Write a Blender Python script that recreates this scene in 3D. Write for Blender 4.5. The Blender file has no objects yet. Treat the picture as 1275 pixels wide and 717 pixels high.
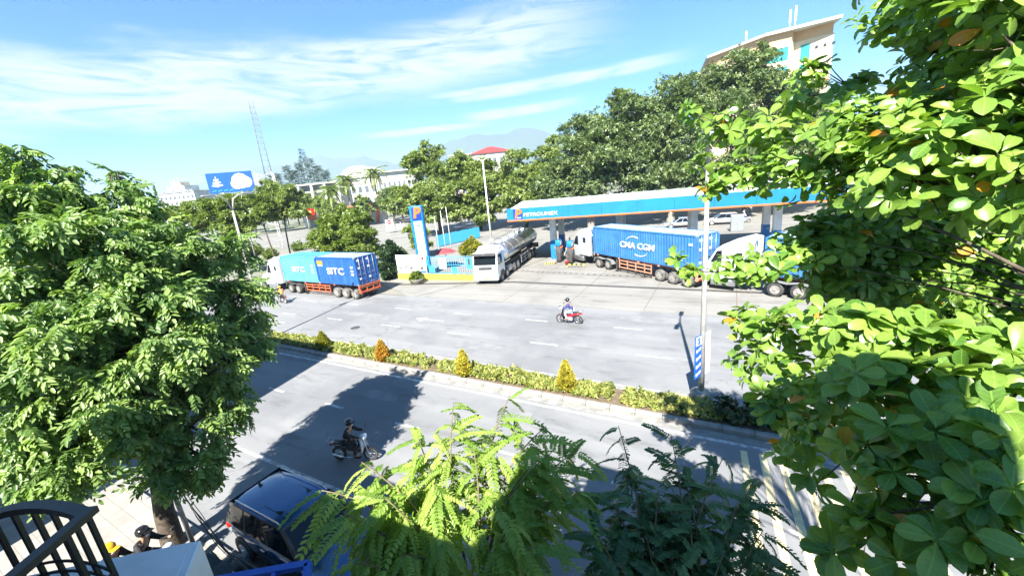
import bpy, bmesh, math, random
import numpy as np
from mathutils import Vector, Matrix, Quaternion
random.seed(7); RNG = np.random.default_rng(7)
SC = bpy.context.scene
COL = SC.collection

# ---------------------------------------------------------------- camera
PXW, PXH, FPX = 1275.0, 717.0, 494.4
CAMH, PITCH, ROLL = 9.3, math.radians(15.07), math.radians(5.775)
_F = Vector((0, math.cos(PITCH), -math.sin(PITCH)))
_R0 = Vector((1, 0, 0)); _U0 = _R0.cross(_F)
_U = _U0*math.cos(ROLL) + _R0*math.sin(ROLL)
_R = _R0*math.cos(ROLL) - _U0*math.sin(ROLL)
cam = bpy.data.cameras.new('camera'); cam.lens = FPX/PXW*36; cam.clip_start = .05; cam.clip_end = 40000
camo = bpy.data.objects.new('camera', cam); COL.objects.link(camo)
camo.matrix_world = Matrix(((_R.x, _U.x, -_F.x, 0), (_R.y, _U.y, -_F.y, 0), (_R.z, _U.z, -_F.z, CAMH), (0, 0, 0, 1)))
SC.camera = camo
# ---------------------------------------------------------------- sun, sky, exposure
SUN_AZ, SUN_EL = math.radians(18.5), math.radians(47.5)      # shadows fall towards SUN_AZ (clockwise from +Y)
SUN_STRENGTH, SKY_STRENGTH, EXPOSURE = 5.0, .05, 1.95
sun = bpy.data.lights.new('sun', 'SUN'); sun.energy = SUN_STRENGTH; sun.angle = math.radians(.5); sun.color = (1, .95, .86)
suno = bpy.data.objects.new('sun', sun); COL.objects.link(suno)
SD = Vector((math.sin(SUN_AZ)*math.cos(SUN_EL), math.cos(SUN_AZ)*math.cos(SUN_EL), -math.sin(SUN_EL)))
suno.rotation_euler = SD.to_track_quat('-Z', 'Y').to_euler(); suno.location = (-20, -60, 90)
SC.view_settings.view_transform = 'Standard'; SC.view_settings.look = 'None'
SC.view_settings.exposure = EXPOSURE; SC.view_settings.gamma = 1
SC.cycles.max_bounces = 6; SC.cycles.transparent_max_bounces = 6; SC.cycles.volume_bounces = 0
SC.cycles.use_adaptive_sampling = True; SC.cycles.use_denoising = True
SC.cycles.caustics_reflective = False; SC.cycles.caustics_refractive = False
SC.cycles.sample_clamp_indirect = 6

class NT:
    """small helper for node trees"""
    def __init__(s, tree): s.t = tree; s.n = tree.nodes; s.l = tree.links
    def node(s, typ, **kw):
        n = s.n.new(typ)
        for k, v in kw.items(): setattr(n, k, v)
        return n
    def put(s, sock, v):
        if v is None: return
        if hasattr(v, 'is_output') or isinstance(v, bpy.types.NodeSocket): s.l.new(v, sock)
        else:
            if isinstance(v, (tuple, list)) and len(v) == 3 and sock.type == 'RGBA': v = (*v, 1)
            sock.default_value = v
    def math(s, op, a, b=None, c=None, clamp=False):
        n = s.node('ShaderNodeMath', operation=op, use_clamp=clamp)
        s.put(n.inputs[0], a); s.put(n.inputs[1], b)
        if c is not None: s.put(n.inputs[2], c)
        return n.outputs[0]
    def mix(s, fac, a, b, blend='MIX'):
        n = s.node('ShaderNodeMix', data_type='RGBA', blend_type=blend)
        s.put(n.inputs[0], fac); s.put(n.inputs[6], a); s.put(n.inputs[7], b); return n.outputs[2]
    def noise(s, scale, vec=None, detail=4, rough=.55, dist=0):
        n = s.node('ShaderNodeTexNoise'); n.inputs['Scale'].default_value = scale
        n.inputs['Detail'].default_value = detail; n.inputs['Roughness'].default_value = rough
        n.inputs['Distortion'].default_value = dist
        if vec is not None: s.l.new(vec, n.inputs['Vector'])
        return n.outputs[0]
    def ramp(s, v, lo, hi, interp='SMOOTHSTEP'):
        n = s.node('ShaderNodeMapRange', interpolation_type=interp, clamp=True) if interp == 'LINEAR' else s.node('ShaderNodeMapRange', interpolation_type=interp)
        s.put(n.inputs[0], v); s.put(n.inputs[1], lo); s.put(n.inputs[2], hi); return n.outputs[0]
    def mapping(s, vec, scale=(1, 1, 1), rot=(0, 0, 0), loc=(0, 0, 0)):
        n = s.node('ShaderNodeMapping'); s.l.new(vec, n.inputs[0])
        n.inputs['Scale'].default_value = scale; n.inputs['Rotation'].default_value = rot; n.inputs['Location'].default_value = loc
        return n.outputs[0]

# world: clear tropical sky with thin high cloud
W = bpy.data.worlds.new('World'); SC.world = W; W.use_nodes = True
w = NT(W.node_tree); w.n.clear()
sky = w.node('ShaderNodeTexSky', sky_type='NISHITA'); sky.sun_disc = False
sky.sun_elevation = SUN_EL; sky.sun_rotation = math.pi + SUN_AZ
sky.altitude = 0; sky.air_density = 1.0; sky.dust_density = .4; sky.ozone_density = 3.0
tc = w.node('ShaderNodeTexCoord')
sep = w.node('ShaderNodeSeparateXYZ'); w.l.new(tc.outputs['Generated'], sep.inputs[0])
AZ = w.math('MULTIPLY', w.math('ARCTAN2', sep.outputs[0], sep.outputs[1]), 180/math.pi)
EL = w.math('MULTIPLY', w.math('ARCSINE', sep.outputs[2]), 180/math.pi)
cmb = w.node('ShaderNodeCombineXYZ'); w.l.new(AZ, cmb.inputs[0]); w.l.new(EL, cmb.inputs[1])
shear = w.mapping(cmb.outputs[0], scale=(.020, .085, 1), rot=(0, 0, math.radians(-4)))
warp = w.noise(1.6, shear, 6, .6, 1.2)
fine = w.noise(5.5, w.mapping(cmb.outputs[0], scale=(.016, .10, 1), rot=(0, 0, math.radians(-6))), 8, .62, 1.6)
def band(e0, slope, az0, az1, half, soft=6.):
    """a streak of cirrus: el ~ e0 + slope*az between two azimuths"""
    c = w.math('ADD', w.math('MULTIPLY', AZ, slope), e0)
    d = w.math('ABSOLUTE', w.math('SUBTRACT', EL, w.math('ADD', c, w.math('MULTIPLY', w.math('SUBTRACT', warp, .5), half*1.6))))
    m = w.math('SUBTRACT', 1, w.ramp(d, half*.35, half*1.25))
    e = w.math('MULTIPLY', w.ramp(AZ, az0-soft, az0+soft), w.math('SUBTRACT', 1, w.ramp(AZ, az1-soft, az1+soft)))
    return w.math('MULTIPLY', m, e)
bands = [band(16.3, .10, -95, 11, 4.0, 10), band(11.3, .04, -9, 22, .85, 5), band(8.6, .05, -3, 10, .7, 3),
         band(7.6, .02, -16, -3, .45, 4), band(11.2, .0, -40, -26, .45, 5),
         band(20, .05, 60, 200, 4, 25)]
tot = bands[0]
for b in bands[1:]: tot = w.math('MAXIMUM', tot, b)
dens = w.math('MULTIPLY', tot, w.ramp(fine, .22, .60))
dens = w.math('ADD', dens, w.math('MULTIPLY', w.ramp(w.math('MULTIPLY', warp, fine), .30, .52), .16), clamp=True)
horiz = w.math('MULTIPLY', w.math('SUBTRACT', 1, w.ramp(EL, 0, 11)), .30)
col = w.mix(1.0, sky.outputs[0], (.24, .78, 1.12), 'MULTIPLY')
col = w.mix(horiz, col, (3.9, 4.6, 5.3))
col = w.mix(w.math('MULTIPLY', dens, .88), col, (5.3, 5.5, 5.7))
bg = w.node('ShaderNodeBackground'); w.l.new(col, bg.inputs[0]); bg.inputs[1].default_value = SKY_STRENGTH
wo = w.node('ShaderNodeOutputWorld'); w.l.new(bg.outputs[0], wo.inputs[0])

# ---------------------------------------------------------------- placing helpers
def ray(px, py):
    return _R*((px-PXW/2)/FPX) - _U*((py-PXH/2)/FPX) + _F
def G(px, py, z=0.):
    """the point at height z seen at a photo pixel"""
    d = ray(px, py); return Vector((0, 0, CAMH)) + d*((z-CAMH)/d.z)
def D(px, py, depth):
    """the point at a photo pixel at a known depth"""
    return Vector((0, 0, CAMH)) + ray(px, py)*depth
RA = math.radians(-29.7)
RU = Vector((math.cos(RA), math.sin(RA), 0)); RN = Vector((-math.sin(RA), math.cos(RA), 0))
def RD(s, n, z=0.): return RU*s + RN*n + Vector((0, 0, z))

# ---------------------------------------------------------------- materials
MATS = {}
def mat(name, col, rough=.6, metal=0, col2=None, nscale=3., var=0, bump=0, bscale=40., spec=.5, coat=0, coord='Object', trans=0, nlo=.38, nhi=.64):
    if name in MATS: return MATS[name]
    m = bpy.data.materials.new(name); m.use_nodes = True; t = NT(m.node_tree)
    b = t.n['Principled BSDF']
    tcn = t.node('ShaderNodeTexCoord').outputs[coord]
    if col2 is None and var: col2 = tuple(c*(1-var) for c in col)
    if col2 is not None:
        f = t.ramp(t.noise(nscale, tcn, 6, .6), nlo, nhi)
        t.put(b.inputs['Base Color'], t.mix(f, col, col2))
    else: t.put(b.inputs['Base Color'], col)
    b.inputs['Roughness'].default_value = rough; b.inputs['Metallic'].default_value = metal
    b.inputs['Specular IOR Level'].default_value = spec; b.inputs['Coat Weight'].default_value = coat
    b.inputs['Transmission Weight'].default_value = trans
    if bump:
        bn = t.node('ShaderNodeBump'); bn.inputs['Strength'].default_value = bump; bn.inputs['Distance'].default_value = .02
        t.l.new(t.noise(bscale, tcn, 5), bn.inputs['Height']); t.l.new(bn.outputs[0], b.inputs['Normal'])
    MATS[name] = m; return m

def leaf_mat(name, c1, c2, c3=None, trans=.35, rough=.42, veins=False, spec=.5):
    """two-sided leaf: colour varies leaf by leaf through the 'var' attribute; some light passes through"""
    m = bpy.data.materials.new(name); m.use_nodes = True; t = NT(m.node_tree)
    b = t.n['Principled BSDF']; out = t.n['Material Output']
    a = t.node('ShaderNodeAttribute', attribute_name='var').outputs['Fac']
    oi = t.node('ShaderNodeObjectInfo').outputs['Random']
    v = t.math('FRACT', t.math('ADD', a, oi)) if veins else a
    c = t.mix(t.ramp(v, .05, .9, 'LINEAR'), c1, c2)
    if c3 is not None: c = t.mix(t.ramp(v, .984, .990), c, c3)
    if veins:
        lu = t.node('ShaderNodeAttribute', attribute_name='lu').outputs['Fac']
        lv = t.node('ShaderNodeAttribute', attribute_name='lv').outputs['Fac']
        av = t.math('ABSOLUTE', lv)
        mid = t.math('SUBTRACT', 1, t.ramp(av, .02, .09))
        sv = t.math('SINE', t.math('MULTIPLY', t.math('SUBTRACT', lu, t.math('MULTIPLY', av, .16)), 46))
        vein = t.math('MAXIMUM', mid, t.math('MULTIPLY', t.ramp(sv, .86, 1.), .55))
        c = t.mix(t.math('MULTIPLY', vein, .28), c, tuple(min(1, x*2.0+.02) for x in c2))
    if veins:
        tc_ = t.node('ShaderNodeTexCoord').outputs['Object']
        c = t.mix(t.math('MULTIPLY', t.ramp(t.noise(22, tc_, 5, .7), .52, .75), .45), c, tuple(x*.55 for x in c1))
        c = t.mix(t.math('MULTIPLY', t.ramp(t.noise(60, tc_, 3, .7), .70, .78), .7), c, (.22, .13, .04))
    t.put(b.inputs['Base Color'], c); b.inputs['Roughness'].default_value = rough; b.inputs['Specular IOR Level'].default_value = spec
    tr = t.node('ShaderNodeBsdfTranslucent')
    t.put(tr.inputs[0], t.mix(1., c, (1.35, 1.5, .55), 'MULTIPLY'))
    mx = t.node('ShaderNodeMixShader'); mx.inputs[0].default_value = trans
    t.l.new(b.outputs[0], mx.inputs[1]); t.l.new(tr.outputs[0], mx.inputs[2]); t.l.new(mx.outputs[0], out.inputs[0])
    MATS[name] = m; return m

# ---------------------------------------------------------------- objects
def tag(o, label=None, cat=None, group=None, kind=None):
    if label: o['label'] = label
    if cat: o['category'] = cat
    if group: o['group'] = group
    if kind: o['kind'] = kind
    return o
def empty(name, loc=(0, 0, 0), rz=0., label=None, cat=None, group=None):
    o = bpy.data.objects.new(name, None); COL.objects.link(o); o.location = loc; o.rotation_euler = (0, 0, rz)
    o.empty_display_size = .2
    return tag(o, label, cat, group)
def link(name, me, parent=None, loc=None, rot=None):
    o = bpy.data.objects.new(name, me); COL.objects.link(o)
    if parent is not None: o.parent = parent
    if loc is not None: o.location = loc
    if rot is not None: o.rotation_euler = rot
    return o
def copy_tree(o, parent=None):
    c = o.copy(); COL.objects.link(c); c.parent = parent
    for ch in o.children: copy_tree(ch, c)
    return c

class MB:
    """collects shapes into one mesh"""
    def __init__(s): s.v = []; s.f = []; s.sm = []
    def add(s, vs, fs, smooth=False):
        k = len(s.v); s.v += [tuple(v) for v in vs]
        for f in fs: s.f.append(tuple(i+k for i in f)); s.sm.append(smooth)
        return s
    def box(s, c, d, rz=0., m=None):
        x, y, z = (q/2 for q in d); M = Matrix.Rotation(rz, 3, 'Z') if m is None else m
        vs = [Vector(c) + M @ Vector((i*x, j*y, k*z)) for i in (-1, 1) for j in (-1, 1) for k in (-1, 1)]
        return s.add(vs, [(0, 1, 3, 2), (4, 6, 7, 5), (0, 4, 5, 1), (2, 3, 7, 6), (0, 2, 6, 4), (1, 5, 7, 3)])
    def bb(s, x0, x1, y0, y1, z0, z1): return s.box(((x0+x1)/2, (y0+y1)/2, (z0+z1)/2), (x1-x0, y1-y0, z1-z0))
    def rbox(s, c, d, r=.05, rz=0., seg=2, m=None, smooth=True):
        bm = bmesh.new(); bmesh.ops.create_cube(bm, size=1)
        for v in bm.verts: v.co = Vector((v.co.x*d[0], v.co.y*d[1], v.co.z*d[2]))
        bmesh.ops.bevel(bm, geom=list(bm.edges), offset=min(r, min(d)*.45), segments=seg, affect='EDGES', profile=.6)
        M = Matrix.Rotation(rz, 3, 'Z') if m is None else m
        bm.verts.index_update()
        s.add([Vector(c) + M @ v.co for v in bm.verts], [[v.index for v in f.verts] for f in bm.faces], smooth); bm.free(); return s
    def tube(s, pts, r, seg=8, cap=True, smooth=True):
        pts = [Vector(p) for p in pts]; n = len(pts); rr = r if isinstance(r, (list, tuple)) else [r]*n
        rings = []; prev = None
        for i, p in enumerate(pts):
            d = (pts[min(i+1, n-1)] - pts[max(i-1, 0)])
            d = d.normalized() if d.length > 1e-9 else Vector((0, 0, 1))
            a = prev - d*prev.dot(d) if prev is not None else d.orthogonal()
            if a.length < 1e-6: a = d.orthogonal()
            a.normalize(); prev = a; b = d.cross(a)
            rings.append([p + (a*math.cos(2*math.pi*k/seg) + b*math.sin(2*math.pi*k/seg))*rr[i] for k in range(seg)])
        return s.loft(rings, cap, smooth)
    def loft(s, rings, cap=True, smooth=True, closed=True):
        m = len(rings[0]); vs = [v for r in rings for v in r]; fs = []
        for i in range(len(rings)-1):
            for k in range(m if closed else m-1):
                k2 = (k+1) % m; fs.append((i*m+k, i*m+k2, (i+1)*m+k2, (i+1)*m+k))
        s.add(vs, fs, smooth)
        if cap:
            b = len(s.v) - len(vs)
            s.f.append(tuple(b+k for k in reversed(range(m)))); s.sm.append(False)
            s.f.append(tuple(b+(len(rings)-1)*m+k for k in range(m))); s.sm.append(False)
        return s
    def lathe(s, prof, c=(0, 0, 0), axis='Z', seg=16, cap=True, smooth=True):
        """prof: (radius, along)"""
        rings = []
        for r, h in prof:
            ring = []
            for k in range(seg):
                a = 2*math.pi*k/seg; x, y = r*math.cos(a), r*math.sin(a)
                p = {'Z': (x, y, h), 'Y': (y, h, x), 'X': (h, x, y)}[axis]
                ring.append(Vector(c)+Vector(p))
            rings.append(ring)
        return s.loft(rings, cap, smooth)
    def prism(s, poly, a, b, plane='XY', smooth=False):
        """polygon extruded between a and b along the missing axis"""
        def P(p, t): return {'XY': (p[0], p[1], t), 'XZ': (p[0], t, p[1]), 'YZ': (t, p[0], p[1])}[plane]
        n = len(poly); vs = [P(p, a) for p in poly] + [P(p, b) for p in poly]
        fs = [tuple(reversed(range(n))), tuple(range(n, 2*n))] + [(i, (i+1) % n, n+(i+1) % n, n+i) for i in range(n)]
        return s.add(vs, fs, smooth)
    def quad(s, a, b, c, d): return s.add([a, b, c, d], [(0, 1, 2, 3)])
    def mesh(s, name, m):
        me = bpy.data.meshes.new(name); me.from_pydata(s.v, [], s.f)
        me.polygons.foreach_set('use_smooth', s.sm)
        bm = bmesh.new(); bm.from_mesh(me); bmesh.ops.recalc_face_normals(bm, faces=bm.faces); bm.to_mesh(me); bm.free()
        me.materials.append(m if not isinstance(m, str) else MATS[m]); return me
    def build(s, name, m, parent=None, loc=None, rot=None): return link(name, s.mesh(name, m), parent, loc, rot)
def sheet(name, poly, z, m, parent=None):
    """a flat horizontal sheet"""
    mb = MB(); mb.add([(p[0], p[1], z) for p in poly], [tuple(range(len(poly)))])
    return mb.build(name, m, parent)

# lettering meshes are made first, while the scene is still small
def text_mesh(s, bold=.012, depth=.02, sx=1., shear=0.):
    cu = bpy.data.curves.new('lettering', 'FONT'); cu.body = s; cu.size = 1; cu.extrude = depth; cu.offset = bold
    cu.align_x = 'CENTER'; cu.align_y = 'CENTER'; cu.shear = shear; cu.resolution_u = 3
    o = bpy.data.objects.new('lettering', cu); COL.objects.link(o)
    dg = bpy.context.evaluated_depsgraph_get(); dg.update()
    me = bpy.data.meshes.new_from_object(o.evaluated_get(dg))
    bpy.data.objects.remove(o); bpy.data.curves.remove(cu)
    for v in me.vertices: v.co.x *= sx
    return me
TXT = {k: text_mesh(k, *a) for k, a in {'SITC': (.012, .02, 1.5, .0), 'CMA CGM': (.010, .02, 1.18), 'PETROLIMEX': (.010, .03, 1.3),
       'P': (.04, .03, 1.1, .15), 'S': (.03, .02, 1.), 'A.A.': (.02, .02, 1.2)}.items()}
def letter(name, key, size, m, parent, loc, ax, up):
    """lettering lying in the plane of ax (reading direction) and up"""
    me = TXT[key].copy(); me.materials.clear(); me.materials.append(m)
    o = link(name, me, parent); a = Vector(ax).normalized(); u = Vector(up).normalized(); n = a.cross(u)
    M = Matrix(((a.x, u.x, n.x, 0), (a.y, u.y, n.y, 0), (a.z, u.z, n.z, 0), (0, 0, 0, 1))) @ Matrix.Diagonal((size, size, 1, 1))
    o.matrix_local = Matrix.Translation(loc) @ M; return o
# ================================================================ MATERIAL SET
def road_mat(name, c1, c2, c3, tint):
    m = bpy.data.materials.new(name); m.use_nodes = True; t = NT(m.node_tree); b = t.n['Principled BSDF']
    o = t.node('ShaderNodeTexCoord').outputs['Object']
    r = t.mapping(o, rot=(0, 0, -RA))                       # x along the road
    lane = t.mapping(r, scale=(.035, .8, 1))
    c = t.mix(t.ramp(t.noise(1.0, lane, 5, .6), .36, .66), c1, c2)             # wheel tracks
    c = t.mix(t.math('MULTIPLY', t.ramp(t.noise(.16, r, 6, .62), .45, .62), .8), c, c3)   # big patches
    c = t.mix(t.math('MULTIPLY', t.ramp(t.noise(1.1, t.mapping(r, scale=(.25, 1, 1)), 9, .72), .52, .68), .6), c, tuple(x*.5 for x in c1))   # oil, dirt
    cr = t.node('ShaderNodeTexVoronoi', feature='DISTANCE_TO_EDGE'); cr.inputs['Scale'].default_value = .16
    wv = t.node('ShaderNodeVectorMath', operation='ADD'); t.l.new(r, wv.inputs[0])
    nz = t.node('ShaderNodeTexNoise'); nz.inputs['Scale'].default_value = .8; nz.inputs['Detail'].default_value = 6; t.l.new(r, nz.inputs['Vector'])
    sc = t.node('ShaderNodeVectorMath', operation='SCALE'); t.l.new(nz.outputs[1], sc.inputs[0]); sc.inputs['Scale'].default_value = 2.4
    t.l.new(sc.outputs[0], wv.inputs[1]); t.l.new(wv.outputs[0], cr.inputs['Vector'])
    crack = t.math('MULTIPLY', t.math('SUBTRACT', 1, t.ramp(cr.outputs[0], .0012, .005)), t.ramp(t.noise(.1, r, 3), .48, .60))
    c = t.mix(t.math('MULTIPLY', crack, .6), c, tuple(x*.35 for x in c1))
    sp = t.noise(55, r, 3, .8); c = t.mix(t.math('MULTIPLY', t.ramp(sp, .35, .7), .35), c, tuple(x*.62 for x in c1))
    t.put(b.inputs['Base Color'], c); b.inputs['Roughness'].default_value = .82; b.inputs['Specular IOR Level'].default_value = .35
    bn = t.node('ShaderNodeBump'); bn.inputs['Strength'].default_value = .35; bn.inputs['Distance'].default_value = .01
    t.l.new(sp, bn.inputs['Height']); t.l.new(bn.outputs[0], b.inputs['Normal']); MATS[name] = m; return m
road_mat('asphalt', (.192, .196, .203), (.23, .233, .238), (.15, .155, .164), 0)
road_mat('concrete', (.215, .208, .193), (.255, .248, .23), (.18, .174, .162), 0)
mat('ground', (.20, .19, .165), .95, col2=(.12, .14, .075), nscale=.02, bump=.2, bscale=4)
mat('soil', (.10, .075, .05), .95, col2=(.16, .12, .08), nscale=6, bump=.6, bscale=30)
mat('kerb', (.27, .265, .25), .85, col2=(.18, .175, .165), nscale=2.2, bump=.3)
def pave_mat():
    m = bpy.data.materials.new('pave'); m.use_nodes = True; t = NT(m.node_tree); b = t.n['Principled BSDF']
    o = t.mapping(t.node('ShaderNodeTexCoord').outputs['Object'], rot=(0, 0, -RA))
    br = t.node('ShaderNodeTexBrick'); t.l.new(o, br.inputs['Vector']); br.offset = 0; br.inputs['Scale'].default_value = 1; br.inputs['Brick Width'].default_value = .42; br.inputs['Row Height'].default_value = .42; br.inputs['Mortar Size'].default_value = .008
    br.inputs['Color1'].default_value = (.30, .285, .255, 1); br.inputs['Color2'].default_value = (.26, .245, .22, 1); br.inputs['Mortar'].default_value = (.15, .14, .125, 1)
    c = t.mix(t.math('MULTIPLY', t.ramp(t.noise(1.1, o, 8, .7), .42, .66), .6), br.outputs['Color'], (.18, .168, .15))
    t.put(b.inputs['Base Color'], c); b.inputs['Roughness'].default_value = .88; MATS['pave'] = m
pave_mat()
mat('road_paint', (.50, .50, .49), .6, col2=(.24, .24, .245), nscale=4, nlo=.42, nhi=.58)
mat('rumble_paint', (.62, .52, .30), .65, col2=(.45, .37, .22), nscale=5, nlo=.45, nhi=.7)
mat('yellow_paint', (.72, .58, .06), .55, col2=(.5, .42, .12), nscale=4, nlo=.5, nhi=.75)
mat('black_paint', (.02, .02, .022), .5)
mat('white_paint', (.80, .80, .78), .45, col2=(.66, .66, .63), nscale=2)
mat('post_grey', (.46, .455, .43), .55, metal=.15, col2=(.38, .375, .35), nscale=4)
mat('steel', (.50, .51, .52), .38, metal=.85, col2=(.38, .39, .40), nscale=3)
mat('galv', (.42, .43, .44), .5, metal=.6, col2=(.33, .34, .35), nscale=4)
mat('dark_metal', (.008, .012, .020), .4, col2=(.014, .018, .026), nscale=8)
mat('rubber', (.028, .028, .03), .8, col2=(.07, .066, .06), nscale=5)
mat('tyre_dusty', (.14, .135, .125), .9, col2=(.06, .058, .055), nscale=4)
mat('rim', (.42, .40, .38), .5, metal=.4, col2=(.26, .23, .20), nscale=6)
mat('chassis_red', (.55, .13, .05), .55, col2=(.36, .10, .05), nscale=3)
mat('chassis_pale', (.58, .27, .16), .6, col2=(.40, .20, .13), nscale=3)
mat('chassis_dark', (.04, .04, .042), .6, col2=(.08, .075, .07), nscale=3)
def box_mat(name, c1, c2, rust=.5):
    """container paint: faded panels, dirt runs down the sides, rust spots"""
    m = bpy.data.materials.new(name); m.use_nodes = True; t = NT(m.node_tree); b = t.n['Principled BSDF']
    o = t.node('ShaderNodeTexCoord').outputs['Object']
    c = t.mix(t.ramp(t.noise(.9, o, 5, .6), .35, .65), c1, c2)
    c = t.mix(t.math('MULTIPLY', t.ramp(t.noise(1.0, t.mapping(o, scale=(4.5, 4.5, .35)), 6, .65), .50, .70), .45), c, tuple(.6*x+.10 for x in c2))
    c = t.mix(t.math('MULTIPLY', t.ramp(t.noise(2.6, o, 7, .7), .62, .70), rust), c, (.16, .065, .03))
    t.put(b.inputs['Base Color'], c); b.inputs['Roughness'].default_value = .55; MATS[name] = m
box_mat('sitc_pale', (.10, .36, .50), (.07, .29, .43)); box_mat('sitc_blue', (.012, .10, .36), (.010, .08, .27)); box_mat('cma_blue', (.035, .175, .42), (.024, .13, .33)); box_mat('cont_roof', (.40, .50, .58), (.27, .36, .45), .7)
mat('petrol_blue', (.010, .185, .50), .45, col2=(.010, .155, .42), nscale=.6)
mat('petrol_orange', (.78, .16, .03), .45)
mat('petrol_navy', (.012, .05, .28), .4)
mat('canopy_roof', (.55, .63, .62), .5, col2=(.44, .52, .52), nscale=.5)
mat('cab_white', (.76, .77, .78), .28, coat=.4, col2=(.68, .69, .69), nscale=1.5)
mat('cab_silver', (.52, .54, .56), .3, metal=.3, coat=.3)
mat('glass', (.008, .012, .016), .05, spec=.45)
mat('car_dark', (.03, .10, .24), .2, metal=.5, coat=1.)
mat('tower_grey', (.16, .18, .19), .6)
mat('car_silver', (.55, .56, .57), .22, metal=.5, coat=.8)
mat('car_white', (.75, .76, .77), .2, coat=.8)
mat('chrome', (.7, .7, .7), .12, metal=1)
mat('tank_steel', (.62, .63, .64), .24, metal=.9, col2=(.50, .51, .52), nscale=1.2)
mat('lamp_red', (.55, .02, .015), .25); mat('lamp_clear', (.75, .76, .78), .12); mat('lamp_amber', (.75, .25, .02), .3)
mat('cream_wall', (.76, .62, .42), .8, col2=(.68, .55, .37), nscale=.12)
mat('peach_wall', (.70, .44, .24), .8, col2=(.62, .39, .21), nscale=.15)
mat('render_wall', (.40, .37, .32), .85, col2=(.32, .30, .26), nscale=.6)
mat('white_wall', (.56, .56, .54), .8, col2=(.42, .42, .40), nscale=.25)
mat('grey_roof', (.44, .45, .46), .7, col2=(.34, .35, .36), nscale=.1)
mat('green_roof', (.22, .34, .22), .6)
mat('red_roof', (.50, .045, .04), .6, col2=(.40, .04, .035), nscale=.3)
mat('orange_wall', (.66, .16, .06), .7, col2=(.55, .13, .05), nscale=.3)
mat('teal_frame', (.03, .36, .34), .45); mat('teal_glass', (.05, .28, .30), .1, spec=.8); mat('dark_glass', (.03, .05, .07), .12, spec=.8)
mat('bark', (.11, .085, .062), .9, col2=(.055, .042, .032), nscale=9, bump=.8, bscale=24)
mat('bark_pale', (.27, .245, .21), .85, col2=(.15, .13, .11), nscale=7, bump=.5, bscale=24)
mat('twig', (.20, .15, .09), .8, col2=(.12, .11, .05), nscale=8)
mat('banner_white', (.78, .79, .80), .6); mat('banner_blue', (.01, .10, .48), .5); mat('banner_cyan', (.05, .36, .68), .55)
mat('billboard_blue', (.008, .09, .45), .45)
mat('umbrella_red', (.55, .05, .06), .7, col2=(.45, .04, .05), nscale=3)
mat('skin', (.42, .24, .16), .55); mat('cloth_black', (.012, .012, .015), .8, col2=(.03, .03, .034), nscale=12)
mat('cloth_white', (.70, .71, .72), .8); mat('cloth_navy', (.03, .05, .20), .8); mat('cloth_pale', (.42, .55, .68), .8)
mat('cloth_orange', (.75, .28, .03), .75); mat('cloth_grey', (.18, .18, .19), .8); mat('helmet_black', (.012, .012, .014), .18, coat=.6)
mat('helmet_yellow', (.72, .36, .02), .3, coat=.5); mat('helmet_white', (.7, .7, .7), .25, coat=.5); mat('scooter_red', (.30, .012, .02), .22, coat=.8); mat('scooter_black', (.012, .012, .014), .22, coat=.8)
mat('scooter_white', (.68, .69, .70), .25, coat=.7); mat('seat_black', (.018, .018, .02), .6)
mat('annex_white', (.70, .72, .74), .55, col2=(.58, .60, .62), nscale=1.1, bump=.1)
mat('blue_steel', (.012, .085, .42), .35); mat('tarp', (.035, .055, .06), .8, col2=(.018, .024, .03), nscale=3); mat('pvc_grey', (.22, .24, .25), .6)
mat('hill', (.055, .085, .055), .95, col2=(.04, .065, .05), nscale=.0015)
leaf_mat('leaf_left', (.085, .165, .042), (.26, .37, .11), trans=.34, rough=.4)
leaf_mat('leaf_frond', (.17, .28, .04), (.36, .46, .10), trans=.36, rough=.45)
leaf_mat('leaf_frond_shaded', (.05, .12, .045), (.12, .22, .075), trans=.25, rough=.45)  # shaded copy of the frond leaf: shade is put into its greens
leaf_mat('leaf_almond', (.085, .19, .03), (.23, .35, .06), (.55, .22, .02), trans=.30, rough=.34, veins=True)
leaf_mat('leaf_ficus', (.07, .115, .045), (.21, .27, .10), trans=.2, rough=.4)
leaf_mat('leaf_mid', (.11, .17, .04), (.27, .33, .085), trans=.25)
leaf_mat('leaf_light', (.10, .16, .025), (.21, .27, .055), trans=.28)
leaf_mat('leaf_dark', (.02, .05, .016), (.05, .09, .03), trans=.2)
leaf_mat('leaf_hedge', (.16, .21, .04), (.38, .38, .11), trans=.25)
leaf_mat('leaf_gold', (.36, .33, .04), (.58, .49, .07), trans=.25)
leaf_mat('leaf_golden_green', (.16, .20, .02), (.34, .31, .035), trans=.25)
leaf_mat('leaf_orange', (.58, .22, .03), (.50, .38, .05), trans=.25)
leaf_mat('petal_pink', (.5, .04, .12), (.6, .1, .2), trans=.2)

# ================================================================ THE SETTING
tag(sheet('ground', [(-6000, -300), (6000, -300), (6000, 6500), (-6000, 6500)], -.06, 'ground'), kind='structure')
S0, S1 = -320, 160
N_KERB, N_MED0, N_MED1, N_FAR = 3.6, 13.9, 15.6, 26.0
def strip(s0, s1, n0, n1): return [RD(s0, n0), RD(s1, n0), RD(s1, n1), RD(s0, n1)]
road = tag(sheet('road', strip(S0, S1, N_KERB, N_FAR), 0, 'asphalt'), kind='structure')
def mark(name, s0, s1, n0, n1, m='road_paint', z=.004): return sheet(name, strip(s0, s1, n0, n1), z, m, road)
mark('edge_line', S0, S1, 13.30, 13.46); mark('edge_line', S0, S1, 15.98, 16.1); mark('edge_line', -30, 30, 6.42, 6.56)
for i in range(-9, 6):                                       # dashes of the near carriageway
    s = -16.6 + i*4.55; mark('lane_dash', s, s+1.3, 10.08, 10.22); mark('lane_dash', s-1.1, s+.15, 6.42, 6.56) if i < -1 else None
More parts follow.
